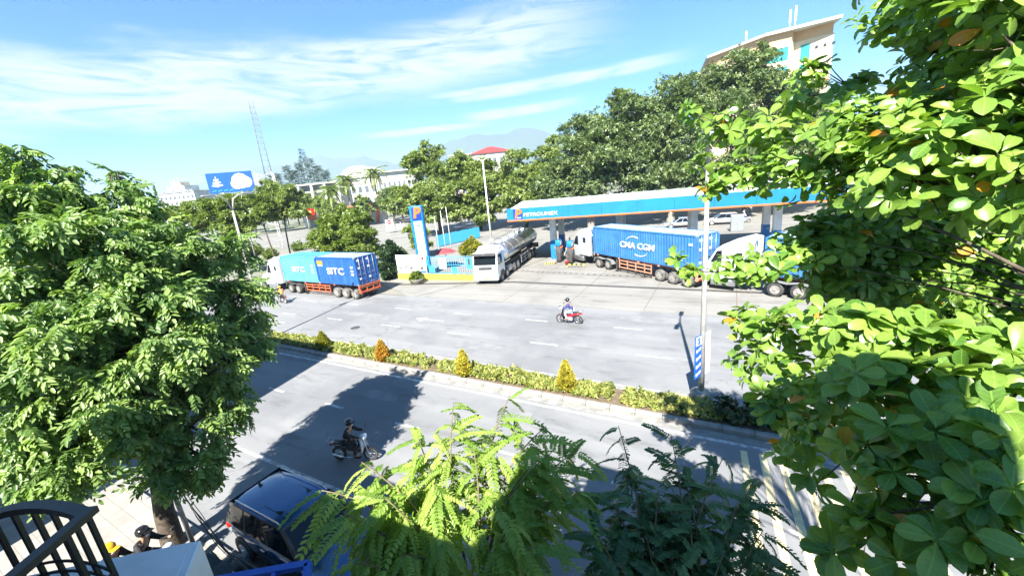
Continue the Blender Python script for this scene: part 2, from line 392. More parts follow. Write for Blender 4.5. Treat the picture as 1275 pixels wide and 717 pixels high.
for i in range(-12, 9):
    s = -12.5 + i*6.1
    mark('lane_dash', s+2.3, s+4.1, 19.28, 19.42); mark('lane_dash', s+.3, s+2.0, 22.75, 22.89)
for k in range(8):                                           # cream rumble strips across the near lanes
    s = .55 + k*.52
    sheet('rumble_strip', [RD(s, 13.1), RD(s+.2, 13.1), RD(s+.62, 7.2), RD(s+.42, 7.2)], .008, 'rumble_paint', road)
# arrows and a worn painted patch
for (s, n) in ((-19.5, 21.1), (-33, 17.6)):
    sheet('arrow_marking', [RD(s-1.1, n), RD(s-.3, n+.42), RD(s-.3, n+.09), RD(s+1.5, n+.09), RD(s+1.5, n-.09), RD(s-.3, n-.09), RD(s-.3, n-.42)], .004, 'road_paint', road)

def patch(s, n, a, b, m='asphalt_dark'):
    k = 9; rg = random.Random(int(s*7+n*13)); sheet('repair_patch', [RD(s+a*math.cos(q*6.283/k)*rg.uniform(.8, 1.1), n+b*math.sin(q*6.283/k)*rg.uniform(.8, 1.1)) for q in range(k)], .003, m, road)
mat('asphalt_dark', (.165, .168, .174), .85, col2=(.205, .207, .21), nscale=1.2, bump=.3, bscale=50)
for a in ((-13, 18.0, 2.2, .5), (1.5, 21.2, 3.2, .45), (-22, 24.1, 1.6, .7), (-4, 24.6, 2.6, .6), (-14.5, 11.6, 1.4, .4), (-7.5, 12.4, .8, .5), (-26, 20.8, 3, .5), (6, 17.8, 2.4, .4), (-1, 9, 1.5, .6)): patch(*a)
mh = MB().lathe([(.34, .0), (.34, .012), (.30, .014), (.28, .009), (.06, .011)], (0, 0, 0), 'Z', 18).mesh('manhole_cover', 'chassis_dark')
for (s, n) in ((-24, 18.3),): link('manhole_cover', mh, road, RD(s, n, .003))
near = MB(); pts = strip(S0, S1, -30, N_KERB-.16)
near.add([(p.x, p.y, .14) for p in pts], [(0, 1, 2, 3)])
walk = tag(near.build('sidewalk', 'pave'), kind='structure')
kst = MB().rbox((0, 0, .075), (.98, .17, .15), .02).mesh('kerb_stone', 'kerb')
for i in range(-34, 14): link('kerb_stone', kst, walk, RD(i+.5, N_KERB-.08, 0), (0, 0, RA))
md = MB(); a, b, c, d = strip(S0, S1, N_MED0+.2, N_MED1-.2)
md.add([(p.x, p.y, .17) for p in (a, b, c, d)], [(0, 1, 2, 3)])
median = tag(md.build('median', 'soil'), kind='structure')
mks = MB().prism([(0, 0), (0, .16), (.05, .21), (.2, .21), (.2, 0)], -.49, .49, 'YZ').mesh('kerb_stone', 'kerb')
for i in range(-62, 26):
    link('kerb_stone', mks, median, RD(i+.5, N_MED0, 0), (0, 0, RA))
    link('kerb_stone', mks, median, RD(i+.5, N_MED1, 0), (0, 0, RA+math.pi))
gut = sheet('gutter', strip(S0, S1, N_MED0-.32, N_MED0-.005), .003, 'kerb', road)
# forecourt of the filling station, drain line and grating
fore = tag(sheet('forecourt', [RD(-25, N_FAR), RD(60, N_FAR), RD(60, 75), RD(-14, 75), RD(-20.5, 34)], .004, 'concrete'), kind='structure')
sheet('drain_channel', [G(480, 366) + Vector((0, 3.4, 0)), G(640, 352), G(1050, 370), G(1050, 368), G(640, 350.4), G(480, 365)+Vector((0, 3.6, 0))], .009, 'chassis_dark', fore)
g0, g1 = G(632, 337), G(805, 346); gd = (g1-g0).normalized(); gl = (g1-g0).length; gn = Vector((-gd.y, gd.x, 0))
for i in range(int(gl/.62)):
    p = g0 + gd*(i*.62)
    sheet('drain_grate', [p, p+gd*.5, p+gd*.5+gn*.42, p+gn*.42], .010, 'concrete', fore)
sheet('grate_frame', [g0-gd*.1-gn*.08, g1-gn*.08, g1+gn*.5, g0-gd*.1+gn*.5], .007, 'chassis_dark', fore)
# expansion joints between concrete bays
for n in (29.3, 35, 39.5):
    sheet('expansion_joint', strip(-19, 50, n, n+.045), .0075, 'soil', fore)
for s in (-16, -10.5, -5, .5, 6, 11.5):
    sheet('expansion_joint', strip(s, s+.04, 26.3, 44), .0085, 'soil', fore)
# the wide side street and plaza behind the station corner
tag(sheet('side_street', [RD(-26, N_FAR), RD(-25.2, N_FAR), RD(-20.7, 34), RD(-14.2, 75), RD(-10, 130), RD(-95, 140), RD(-150, 60), RD(-60, 48), RD(-40, 33)], -.02, 'concrete'), kind='structure')
tag(sheet('verge', [RD(-150, N_FAR+.1), RD(-26.5, N_FAR+.1), RD(-40.5, 33), RD(-60, 48), RD(-150, 59)], -.01, 'ground'), kind='structure')

# far hills
def ridge(name, pts, depth, dist_fn):
    """a ridge line through (pixel, height pixel) points, with sloping flanks"""
    rows = []; N = 90; xs = [p[0] for p in pts]; ys = [p[1] for p in pts]
    for i in range(N+1):
        x = xs[0] + (xs[-1]-xs[0])*i/N
        y = float(np.interp(x, xs, ys)) + 2.2*math.sin(x*.09+depth) + 1.3*math.sin(x*.23+1)
        d = dist_fn; p = D(x, y, d); b = Vector((p.x, p.y, 0)); o = b.normalized()
        rows.append((b - o*depth*1.0 + Vector((0, 0, -5)), b - o*depth*.45 + Vector((0, 0, p.z*(.45+.1*math.sin(i*.9)))), Vector((b.x, b.y, p.z)), b + o*depth + Vector((0, 0, -5))))
    m = MB()
    m.loft([list(r) for r in rows], cap=False, smooth=True, closed=False)
    return tag(m.build(name, 'hill'), kind='structure')
ridge('hills', [(-200, 262), (60, 262), (180, 250), (250, 229), (330, 207), (400, 194), (440, 196), (510, 203), (600, 215), (640, 225)], 900, 3600)
ridge('hills', [(470, 215), (520, 190), (560, 174), (590, 170), (625, 165), (650, 160), (700, 166), (760, 175), (900, 180), (1100, 185), (1500, 178)], 800, 3000)
# ================================================================ VEGETATION
def leaflet(L=1., Wd=.2, fold=.25, droop=.12, e1=.32, e2=.74, w2=.82):
    V = np.array([(0, 0, 0), (e1*L, -Wd, fold*Wd), (e2*L, -Wd*w2, fold*Wd-droop*L*.5), (L, 0, -droop*L), (e2*L, Wd*w2, fold*Wd-droop*L*.5), (e1*L, Wd, fold*Wd)], float)
    return V, np.array([(0, 1, 2, 3), (0, 3, 4, 5)])
def rotz(a): c, s = math.cos(a), math.sin(a); return np.array([(c, -s, 0), (s, c, 0), (0, 0, 1)])
def roty(a): c, s = math.cos(a), math.sin(a); return np.array([(c, 0, s), (0, 1, 0), (-s, 0, c)])
def rotx(a): c, s = math.cos(a), math.sin(a); return np.array([(1, 0, 0), (0, c, -s), (0, s, c)])
def join(parts):
    Vs, Fs, k = [], [], 0
    for V, F in parts: Vs.append(V); Fs.append(F+k); k += len(V)
    return np.vstack(Vs), np.vstack(Fs)
def spray(n=9, L=.2, Wd=.04, length=.42, droop=.5, rng=random):
    """a pinnate spray: leaflets in two rows on a drooping stalk"""
    P = []
    for i in range(n):
        t = (i//2+.6)/(n/2); side = -1 if i % 2 else 1
        if i == n-1: side = 0; t = 1.
        V, F = leaflet(L*(1-.25*abs(t-.5)), Wd, .3, .18)
        R = rotz(side*rng.uniform(.7, 1.15)) @ roty(rng.uniform(.0, .6)) @ rotx(rng.uniform(-.4, .4))
        P.append((V @ R.T + np.array([t*length, 0, -droop*length*t*t]), F))
    return join(P)
def clump(n=6, L=.5, Wd=.16, rng=random, up=.5):
    P = []
    for i in range(n):
        V, F = leaflet(L*rng.uniform(.7, 1.1), Wd*L/.5, .25, .2)
        R = rotz(2*math.pi*i/n+rng.uniform(-.4, .4)) @ roty(-rng.uniform(-.5, up))
        P.append((V @ R.T + np.array([rng.uniform(-.1, .1)*L, rng.uniform(-.1, .1)*L, rng.uniform(-.2, .2)*L]), F))
    return join(P)
def far_clump(n=7, L=.45, Wd=.13, rng=random):
    P = []
    for i in range(n):
        l = L*rng.uniform(.7, 1.15); V = np.array([(0, 0, 0), (.5*l, -Wd, .03), (l, 0, -.15*l), (.5*l, Wd, .03)])
        Rm = rotz(2*math.pi*i/n+rng.uniform(-.5, .5)) @ roty(-rng.uniform(-.6, .7)) @ rotx(rng.uniform(-.5, .5))
        P.append((V @ Rm.T + np.array([rng.uniform(-.25, .25)*L, rng.uniform(-.25, .25)*L, rng.uniform(-.3, .3)*L]), np.array([(0, 1, 2, 3)])))
    return join(P)
def frond(n=13, L=1., ll=.21, lw=.033, droop=.32, rng=random):
    """one long feather leaf: rachis along +x with paired leaflets"""
    P = []; zf = lambda t: -droop*t*t*L
    for i in range(n):
        t = .12 + .88*i/(n-1)
        for sd in (-1, 1):
            V, F = leaflet(ll*(1-.55*abs(t-.45)**1.3), lw, .2, .16, .3, .78, .9)
            R = rotz(sd*(1.25-.45*t+rng.uniform(-.08, .08))) @ roty(.15+rng.uniform(-.05, .2)) @ rotx(rng.uniform(-.25, .25))
            P.append((V @ R.T + np.array([t*L*.9, 0, zf(t)]), F))
    k = 6; V = []; F = []
    for i in range(k):
        t = i/(k-1); w = .010*(1-.7*t)*max(L, .4); x = t*L*.92; z = zf(t)
        V += [(x, -w, z+.002), (x, w, z+.002)]
    for i in range(k-1): F.append((2*i, 2*i+1, 2*i+3, 2*i+2))
    P.append((np.array(V), np.array(F)))
    return join(P)
def big_leaf(L=.22, Wd=.062, fold=.30, droop=.18, curl=.0, lo=False):
    """obovate leaf, wide near the tip; carries lu / lv for its veins"""
    ts = [0, .1, .25, .45, .65, .82, .94, 1.]; ws = [.06, .16, .50, .85, 1., .93, .62, .2]
    if lo: ts = [0, .2, .45, .70, .90, 1.]; ws = [.06, .40, .86, 1., .72, .2]
    V = []; lu = []; lv = []
    for t, q in zip(ts, ws):
        x = t*L; z = -droop*L*t*t + .04*L*math.sin(t*3)
        for sgn in (-1, 0, 1):
            V.append((x - (.03*L if t == 1. and sgn else 0), sgn*q*Wd, z + abs(sgn)*fold*q*Wd + curl*sgn*q*Wd*t)); lu.append(t); lv.append(sgn*q)
    F = []
    for i in range(len(ts)-1):
        for k in range(2): F.append((3*i+k, 3*i+k+1, 3*i+k+4, 3*i+k+3))
    return np.array(V), np.array(F), np.array(lu), np.array(lv)

def np_mesh(name, V, F, m, attrs=None, smooth=False):
    me = bpy.data.meshes.new(name); nv, nf = len(V), len(F); k = F.shape[1]
    me.vertices.add(nv); me.vertices.foreach_set('co', np.ascontiguousarray(V, np.float32).ravel())
    me.loops.add(nf*k); me.loops.foreach_set('vertex_index', np.ascontiguousarray(F, np.int32).ravel())
    me.polygons.add(nf); me.polygons.foreach_set('loop_start', np.arange(0, nf*k, k, dtype=np.int32))
    if smooth: me.polygons.foreach_set('use_smooth', np.ones(nf, bool))
    me.update(calc_edges=True); me.materials.append(MATS[m] if isinstance(m, str) else m)
    for a, arr in (attrs or {}).items():
        at = me.attributes.new(a, 'FLOAT', 'POINT'); at.data.foreach_set('value', np.ascontiguousarray(arr, np.float32))
    return me
def frames(x, up):
    """rotation matrices with first axis x and third axis near up"""
    x = x/np.linalg.norm(x, axis=1, keepdims=True)
    z = up - x*np.sum(up*x, axis=1, keepdims=True); z /= np.linalg.norm(z, axis=1, keepdims=True)+1e-9
    y = np.cross(z, x); return np.stack([x, y, z], axis=2)
def scatter(tmpls, pos, rot, scale, var):
    Vs, Fs, As, k = [], [], [], 0; idx = RNG.integers(0, len(tmpls), len(pos))
    for ti, T in enumerate(tmpls):
        sel = np.where(idx == ti)[0]
        if not len(sel): continue
        V, F = T[0], T[1]
        X = np.einsum('nij,vj->nvi', rot[sel], V)*scale[sel][:, None, None] + pos[sel][:, None, :]
        Vs.append(X.reshape(-1, 3)); Fs.append((F[None]+(np.arange(len(sel))*len(V))[:, None, None]+k).reshape(-1, 4))
        As.append(np.repeat(var[sel], len(V))); k += len(sel)*len(V)
    return np.vstack(Vs), np.vstack(Fs), np.concatenate(As)
def blob_points(blobs, dens, shell=.55, flat=1.):
    """points in the outer part of each blob, with their outward direction"""
    P, O = [], []
    for (c, r) in blobs:
        n = max(4, int(dens*r*r)); o = RNG.normal(size=(n, 3)); o /= np.linalg.norm(o, axis=1, keepdims=True)
        lump = 1+.16*np.sin(o[:, 0]*4+c[0])*np.sin(o[:, 1]*4+c[1]*2+1)+.10*np.sin(o[:, 2]*6+c[2])
        rad = r*lump*(shell+(1-shell)*RNG.random(n)**.6)
        o2 = o*np.array([1, 1, flat]); P.append(np.array(c)+o2*rad[:, None]); O.append(o)
    return np.vstack(P), np.vstack(O)
def cluster_points(blobs, dens, nclus=7, cr=.42, fill=.22):
    """points gathered in puffs over each blob, so that the crown has light puffs and dark gaps"""
    P, O = [], []
    for (c, r) in blobs:
        n = max(8, int(dens*r*r)); k = max(3, int(nclus*(.6+.4*r)))
        o = RNG.normal(size=(k, 3)); o /= np.linalg.norm(o, axis=1, keepdims=True)
        cc = o*(r*RNG.uniform(.55, 1.0, (k, 1))); rad = r*cr*RNG.uniform(.65, 1.25, k)
        w_ = rad**2/np.sum(rad**2); idx = RNG.choice(k, n, p=w_)
        l = RNG.normal(size=(n, 3)); l /= np.linalg.norm(l, axis=1, keepdims=True); l[:, 2] = np.where(l[:, 2] < -.25, -l[:, 2]*.6, l[:, 2])
        q = l*(rad[idx]*RNG.random(n)**.4)[:, None]
        P.append(np.array(c)+cc[idx]+q); O.append(o[idx]*.5+l*.7)
        m = int(n*fill); l = RNG.normal(size=(m, 3)); l /= np.linalg.norm(l, axis=1, keepdims=True)
        P.append(np.array(c)+l*(r*RNG.random(m)**.5*.8)[:, None]); O.append(l)
    return np.vstack(P), np.vstack(O)
def limb(mb, a, b, r0, r1, sag=.15, seg=6, k=7, seed=0):
    rr = random.Random(seed); a = Vector(a); b = Vector(b); L = (b-a).length
    h = Vector((0, 0, 1))*L*sag; j = Vector((rr.uniform(-1, 1), rr.uniform(-1, 1), rr.uniform(-.5, .5)))*L*.07
    pts = [a.lerp(b, t) + (h+j)*math.sin(math.pi*t)*(1 if t < 1 else 0) for t in [i/(k-1) for i in range(k)]]
    mb.tube(pts, [r0+(r1-r0)*i/(k-1) for i in range(k)], seg)
def tree(name, base, blobs, tmpls, dens, m, label, cat='tree', trunk_r=.2, bark='bark', size=(.8, 1.25), shell=.5, drooping=.2, group=None, fork=.45, flat=1., twigs=2, top=None, clus=(8, .42)):
    """trunk + limbs to every clump of the crown, crown of leaf sprays; blobs are (world centre, radius)"""
    base = Vector(base); root = empty(name, base, 0, label, cat, group)
    bl = [(np.array(Vector(c)-base), r) for c, r in blobs]
    cen = sum((b[0]*b[1] for b in bl))/sum(b[1] for b in bl); low = min(b[0][2]-b[1]*.4 for b in bl)
    fk = Vector((cen[0]*fork, cen[1]*fork, max(.6, low*.75 + cen[2]*.12))) if top is None else Vector(top)-base
    t = MB(); t.tube([(0, 0, -.15), (0, 0, .12), Vector((fk.x*.2, fk.y*.2, fk.z*.4)), Vector((fk.x*.62, fk.y*.55, fk.z*.75)), fk], [trunk_r*1.45, trunk_r*1.12, trunk_r*.95, trunk_r*.85, trunk_r*.78], 10)
    for i, (c, r) in enumerate(bl):
        e = Vector(c); limb(t, fk, e, trunk_r*.5, trunk_r*.12, .12, 6, seed=i)
        for q in range(twigs):
            o = Vector(RNG.normal(size=3)).normalized(); o.z = abs(o.z)*.7
            limb(t, fk.lerp(e, .75), e+o*r*.85, trunk_r*.14, trunk_r*.04, .1, 4, 5, seed=i*7+q)
    t.build('trunk', bark, root)
    P, O = cluster_points(bl, dens, *clus) if clus else blob_points(bl, dens, shell, flat)
    x = O*np.array([1, 1, .5]) + RNG.normal(size=O.shape)*.45; x[:, 2] -= drooping
    up = np.array([0, 0, 1.])*.9 + O*.7 + RNG.normal(size=O.shape)*.3
    V, F, A = scatter(tmpls, P, frames(x, up), RNG.uniform(size[0], size[1], len(P)), RNG.random(len(P)))
    tag(link('crown', np_mesh('crown', V, F, m, {'var': A}), root), kind='stuff')
    return root
rr = random.Random(3)
SPR = [spray(11, .145, .028, .30, .5, rr) for _ in range(8)]
CL = [far_clump(8, .44, .115, rr) for _ in range(8)]
CLS = [far_clump(8, .28, .075, rr) for _ in range(8)]
CLT = [far_clump(8, .14, .034, rr) for _ in range(6)]
def PB(*l): return [(D(x, y, d), r) for x, y, d, r in l]

# --- the broad tree on the near sidewalk
tree('street_tree', RD(-13.75, 3.0, .14), PB((10, 222, 8.8, .6), (55, 232, 9, .5), (40, 275, 9, .9), (110, 285, 9.6, .8), (160, 252, 10, .5), (15, 330, 8.6, 1.35), (105, 330, 9, 1.4),
     (185, 312, 10, 1.05), (245, 312, 10.8, .75), (292, 312, 11.5, .5), (10, 430, 8.4, 1.4), (90, 420, 8.8, 1.45), (170, 410, 9.3, 1.5), (245, 380, 10.6, 1.4), (298, 368, 11.2, .7),
     (40, 500, 8.6, 1.25), (125, 495, 8.8, 1.2), (205, 480, 9.2, 1.2), (270, 450, 10.2, 1.05), (305, 430, 10.8, .4), (15, 560, 8.3, .7), (95, 555, 8.6, .6), (165, 545, 8.8, .65), (245, 535, 9.6, .7),
     (285, 505, 10, .5), (255, 575, 9.4, .34), (215, 575, 9.2, .3), (150, 220, 10, .26), (78, 215, 9.2, .22), (20, 192, 8.8, .3), (318, 400, 11.3, .28), (205, 585, 9, .38), (245, 598, 9.3, .32), (30, 590, 8.2, .45), (100, 592, 8.4, .4), (60, 600, 8.2, .35)),
     SPR, 400, 'leaf_left', 'broad leafy street tree with dense drooping foliage growing from the near sidewalk', trunk_r=.24, shell=.35, drooping=.55, size=(.75, 1.3), fork=.6, twigs=3, clus=(19, .25, .05))

# --- feather-leaved trees below the balcony: every frond is a leaf of its own
FR = [frond(13, 1., .19, .036, .28+.10*i, rr) for i in range(6)]
def frond_meshes(m):
    out = []
    for i, (V, F) in enumerate(FR): out.append(np_mesh('frond', V, F, m, {'var': np.full(len(V), (.1+.2*i) % 1)}))
    return out
def feather_tree(name, base, tips, top, m, label, per=1.5, L=(.45, .74), trunk_r=.08, inner=330, seed=1):
    base = Vector(base); root = empty(name, base, 0, label, 'tree'); rg = random.Random(seed); ms = frond_meshes(m)
    t = MB(); fk = Vector(top)-base
    t.tube([(0, 0, -.1), Vector((fk.x*.3, fk.y*.2, fk.z*.4)), Vector((fk.x*.7, fk.y*.7, fk.z*.75)), fk], [trunk_r*1.2, trunk_r, trunk_r*.9, trunk_r*.8], 9)
    spots = []
    for i, (tip, n) in enumerate(tips):
        n = min(int(n*per), 290//len(tips)); e = Vector(tip)-base; a = fk; Lb = (e-a).length; k = 9
        j = Vector((rg.uniform(-1, 1), rg.uniform(-1, 1), 0))*Lb*.06
        pts = [a.lerp(e, q/(k-1)) + (Vector((0, 0, Lb*.16))+j)*math.sin(math.pi*q/(k-1)) for q in range(k)]
        t.tube(pts, [trunk_r*.34*(1-.8*q/(k-1)) for q in range(k)], 6)
        for q in range(n):
            u = .50 + .50*(q+rg.random()*.9)/n; f = u*(k-1); i0 = min(int(f), k-2); p = pts[i0].lerp(pts[i0+1], min(1, f-i0))
            d = (pts[i0+1]-pts[i0]).normalized(); az = math.atan2(d.y, d.x) + rg.uniform(-1.9, 1.9)*(1.2-u*.6)
            el = rg.uniform(-.7, .45)
            spots.append((p, Vector((math.cos(az)*math.cos(el), math.sin(az)*math.cos(el), math.sin(el))), rg.uniform(*L)*(1-.25*max(0, u-.8)/.2)))
    t.build('trunk', 'twig', root)
    # inner and lower fronds of the crown, joined
    pos, X, sc = [], [], []
    for q in range(inner):
        p, x, s = spots[rg.randrange(len(spots))]
        pos.append(p*rg.uniform(.80, .98) + fk*.0 + Vector((rg.gauss(0, .22), rg.gauss(0, .22), rg.gauss(-.25, .25)))); az = math.atan2(x.y, x.x)+rg.uniform(-1.2, 1.2); el = rg.uniform(-.9, .2)
        X.append((math.cos(az)*math.cos(el), math.sin(az)*math.cos(el), math.sin(el))); sc.append(rg.uniform(*L)*.85)
        pos[-1] = Vector((p.x, p.y, p.z)).lerp(Vector((fk.x, fk.y, p.z)), rg.uniform(0, .45)) + Vector((rg.gauss(0, .12), rg.gauss(0, .12), rg.gauss(-.3, .25)))
    V, F, A = scatter(FR, np.array(pos), frames(np.array(X), np.array([[0, 0, 1.]])+RNG.normal(size=(inner, 3))*.25), np.array(sc), RNG.random(inner))
    tag(link('crown', np_mesh('crown', V, F, m, {'var': A}), root), kind='stuff')
    for p, x, s in spots:
        z = Vector((rg.uniform(-.35, .35), rg.uniform(-.35, .35), 1)); y = z.cross(x).normalized(); z = x.cross(y)
        o = link('leaf', rg.choice(ms), root)
        o.matrix_local = Matrix(((x.x, y.x, z.x, p.x), (x.y, y.y, z.y, p.y), (x.z, y.z, z.z, p.z), (0, 0, 0, 1))) @ Matrix.Scale(s, 4)
    return root
def DT(*l): return [(D(x, y, d), n) for x, y, d, n in l]
feather_tree('feather_leaf_tree', RD(-3.2, 3.3, .14), DT((565, 500, 6.2, 14), (635, 492, 6.6, 13), (520, 545, 5.8, 14), (450, 575, 5.6, 14), (400, 610, 5.4, 14), (430, 640, 5.0, 14), (480, 620, 5.1, 14), (540, 600, 5.4, 14),
    (440, 700, 4.6, 13), (500, 690, 4.7, 13), (590, 560, 5.9, 12), (680, 530, 6.4, 13), (720, 560, 6.3, 12), (660, 580, 5.8, 12), (720, 610, 5.6, 12), (640, 650, 5.1, 12), (690, 560, 5.5, 11), (670, 680, 4.9, 9), (540, 660, 5., 11)),
    RD(-3.2, 3.5, 2.9), 'leaf_frond', 'light green feather-leaved tree with arching fronds beside the parked dark car', seed=4)
feather_tree('feather_leaf_tree', RD(-.3, 3.2, .14), DT((770, 530, 6.6, 9), (835, 540, 6.6, 10), (790, 580, 6.1, 10), (760, 620, 5.8, 10), (850, 590, 6.1, 11), (900, 570, 6.2, 9), (740, 660, 5.3, 10), (800, 650, 5.4, 12), (860, 650, 5.4, 12), (920, 620, 5.7, 11),
    (770, 700, 4.9, 10), (840, 700, 4.9, 12), (900, 690, 5., 12), (950, 660, 5.2, 10), (960, 700, 4.8, 8), (820, 610, 5.6, 10), (940, 600, 5.9, 7)),
    RD(-.3, 3.5, 2.4), 'leaf_frond_shaded', 'feather-leaved tree with fronds coloured darker for the shade beside the large-leaved tree', seed=9, L=(.45, .75), per=1.6, inner=240)

# --- the large-leaved almond tree at the balcony
LARGS = [(.225, .062, .30, .18), (.20, .060, .22, .32, .25), (.24, .068, .45, .08, -.25), (.18, .055, .3, .22), (.21, .056, .6, .42, .1), (.23, .066, .12, -.06, .3), (.16, .05, .5, .3, -.35)]
LBL = [big_leaf(*a, lo=True) if len(a) == 5 else big_leaf(*a, 0., True) for a in LARGS]
LB = [big_leaf(.225, .062, .30, .18), big_leaf(.20, .060, .22, .32, .25), big_leaf(.24, .068, .45, .08, -.25), big_leaf(.18, .055, .3, .22), big_leaf(.21, .056, .6, .42, .1), big_leaf(.23, .066, .12, -.06, .3), big_leaf(.16, .05, .5, .3, -.35)]
def almond():
    base = RD(4.3, 2.9, .14); root = empty('almond_tree', base, 0, 'large-leaved tree with broad glossy leaves and a few orange ones, spreading over the near sidewalk', 'tree')
    blobs = PB((1215, 25, 4.3, .60), (1130, 20, 4.6, .34), (1090, 30, 4.8, .22), (1245, 100, 3.9, .75), (1180, 70, 4.4, .5), (1150, 110, 4.4, .38), (1060, 110, 4.9, .30), (1010, 95, 5.2, .25), (985, 130, 5.2, .25),
        (1110, 160, 4.0, .55), (1180, 170, 3.8, .6), (1040, 165, 4.5, .45), (960, 165, 5.0, .36), (905, 160, 5.4, .28), (870, 140, 5.7, .2), (1225, 200, 3.4, .65), (1140, 215, 3.7, .6), (1060, 215, 4.2, .5), (985, 215, 4.7, .42), (930, 225, 5.1, .32), (890, 235, 5.4, .24), (870, 205, 5.6, .16),
        (1240, 290, 5.6, .8), (1150, 290, 5.8, .8), (1080, 280, 5.6, .65), (1030, 300, 5.4, .5), (985, 320, 5.2, .4), (940, 335, 5.1, .28), (900, 335, 5.3, .2), (858, 338, 5.5, .15), (845, 325, 5.6, .1),
        (1250, 365, 5.8, .8), (1170, 355, 6.0, .8), (1100, 350, 5.9, .7), (1050, 350, 5.6, .5), (1210, 320, 6.4, 1.0), (1110, 320, 6.5, .85), (1040, 325, 6.0, .55), (1250, 240, 5.2, .8), (1180, 390, 6.2, .7), (1250, -120, 3.3, .8), (1150, -90, 3.6, .6), (1280, -40, 3.2, .7), (1190, -30, 3.7, .5), (1320, 40, 3.2, .7), (1330, 150, 3.0, .7), (1320, 250, 3.1, .6),
        (925, 395, 4.7, .2), (960, 415, 4.5, .28), (1010, 405, 4.1, .34), (1060, 415, 3.7, .36), (1110, 420, 3.4, .36), (1160, 440, 3.2, .34), (1220, 440, 3.2, .45), (930, 450, 4.8, .24), (985, 465, 4.2, .34), (1040, 480, 3.6, .36), (1110, 480, 3.1, .36), (1190, 500, 2.9, .4), (1255, 500, 2.8, .36),
        (965, 515, 4.1, .24), (1010, 530, 3.6, .24), (1080, 545, 3.0, .30), (1150, 560, 2.7, .34), (1230, 570, 2.5, .34), (1110, 610, 2.7, .24), (1180, 630, 2.4, .30), (1250, 650, 2.3, .32), (1130, 680, 2.5, .24), (1200, 700, 2.3, .26), (1060, 690, 2.9, .2), (1085, 655, 2.8, .14), (1010, 600, 3.6, .12), (985, 560, 3.9, .16))
    blobs += [(RD(4.3, 2.9, 10.5), 1.1), (RD(5.5, 2.5, 9.5), 1.1), (RD(4.8, 4.5, 10), 1.), (RD(3.9, 1.8, 11), .9), (RD(5.8, 4.2, 8.5), 1.), (RD(6.6, 3, 10), 1.), (RD(3.5, 3.2, 11.6), .8), (RD(5.2, 3.4, 11.4), .9), (RD(5.4, 1.6, 8), .9)]  # crown out of view, added with enlarged leaves to shade the road
    bl = [(np.array(c-base), r) for c, r in blobs]
    t = MB(); fk = Vector((-.3, .5, 4.6)); fk2 = Vector((-.5, .9, 7.0))
    t.tube([(0, 0, -.15), (0, 0, .15), (-.1, .15, 2.2), fk, fk2, fk2+Vector((.1, .1, 2.6))], [.26, .2, .17, .15, .11, .05], 10)
    far = [(c, r) for (c, r), (w_, _) in zip(bl, blobs) if (w_-Vector((0, 0, CAMH))).dot(_F) > 5.3 and r > .45]
    nearb = [b for b, (w_, _) in zip(bl[:-9], blobs) if (w_-Vector((0, 0, CAMH))).dot(_F) < 3.5]; midb = [b for b, (w_, _) in zip(bl[:-9], blobs) if (w_-Vector((0, 0, CAMH))).dot(_F) >= 3.5]
    Pn, On = blob_points(nearb, 105, .25, .8); P, O = blob_points(midb, 180, .25, .8); P = np.vstack([Pn, P]); O = np.vstack([On, O]); n0 = len(P); P3, O3_ = blob_points(bl[-9:], 85, .25, .8); P = np.vstack([P, P3]); O = np.vstack([O, O3_]); P2, O2_ = blob_points(far, 230, .2, .8); P = np.vstack([P, P2]); O = np.vstack([O, O2_])
    offf = set(range(n0, n0+len(P3))); dR = (P+np.array(base)-np.array([0, 0, CAMH])) @ np.array(_F)
    for i, (c, r) in enumerate(bl):
        e = Vector(c); a = fk if e.z < 7 else fk2
        if r > .36: limb(t, a, e, .013 if (e+base-Vector((0, 0, CAMH))).dot(_F) > 5.1 else .024, .006, .08, 6, seed=i)
    n = len(P); ce = np.vstack([b[0] for b in bl]); near = np.argmin(((P[:, None]-ce[None])**2).sum(2), 1)
    big = [i for i, b in enumerate(bl) if b[1] > .27]; bigc = ce[big]
    for i in range(0, n):
        if i % 3: continue
        q = bigc[np.argmin(((P[i]-bigc)**2).sum(1))]
        limb(t, Vector(q), Vector(P[i]), .009, .004, -.05, 4, 4, seed=i)
    t.build('trunk', 'bark', root)
    # rosettes of five to eight leaves at the twig ends
    pos, X, U, sc, va = [], [], [], [], []
    for i in range(n):
        ax = O[i]*.55 + np.array([-.12, -.1, .75]) + RNG.normal(size=3)*.3; ax /= np.linalg.norm(ax)
        e1 = np.cross(ax, [.3, .9, .1]); e1 /= np.linalg.norm(e1); e2 = np.cross(ax, e1); k = RNG.integers(5, 9); ph = RNG.random()*6.28; v0 = RNG.random()
        for j in range(k):
            a = ph + 2*math.pi*j/k + RNG.normal()*.15; tilt = RNG.uniform(-.25, .6)
            d = (e1*math.cos(a)+e2*math.sin(a))*math.cos(tilt) + ax*math.sin(tilt)
            pos.append(P[i] + d*.015 + ax*RNG.uniform(-.02, .02)); X.append(d); U.append(ax + RNG.normal(size=3)*.18); sc.append(RNG.uniform(*((.68, 1.06) if dR[i] < 3.5 else (.9, 1.3) if i in offf else (.48, .88)))); va.append((v0*.55+RNG.random()*.42) if RNG.random() > .012 else .99)
    pos, X, U, sc, va = map(np.array, (pos, X, U, sc, va)); R = frames(X, U)
    # leaves that show largest get an object each, the others are one mass
    cp = np.array(base); dirs = pos + cp - np.array([0, 0, CAMH]); dep = dirs @ np.array(_F)
    u = dirs @ np.array(_R)/dep*FPX + PXW/2; v = -(dirs @ np.array(_U))/dep*FPX + PXH/2
    score = dep + np.where((u > 5) & (u < PXW-5) & (v > 5) & (v < PXH-5), 0, 100) + np.where(dep < .8, 50, 0)
    keep = dep > 1.0
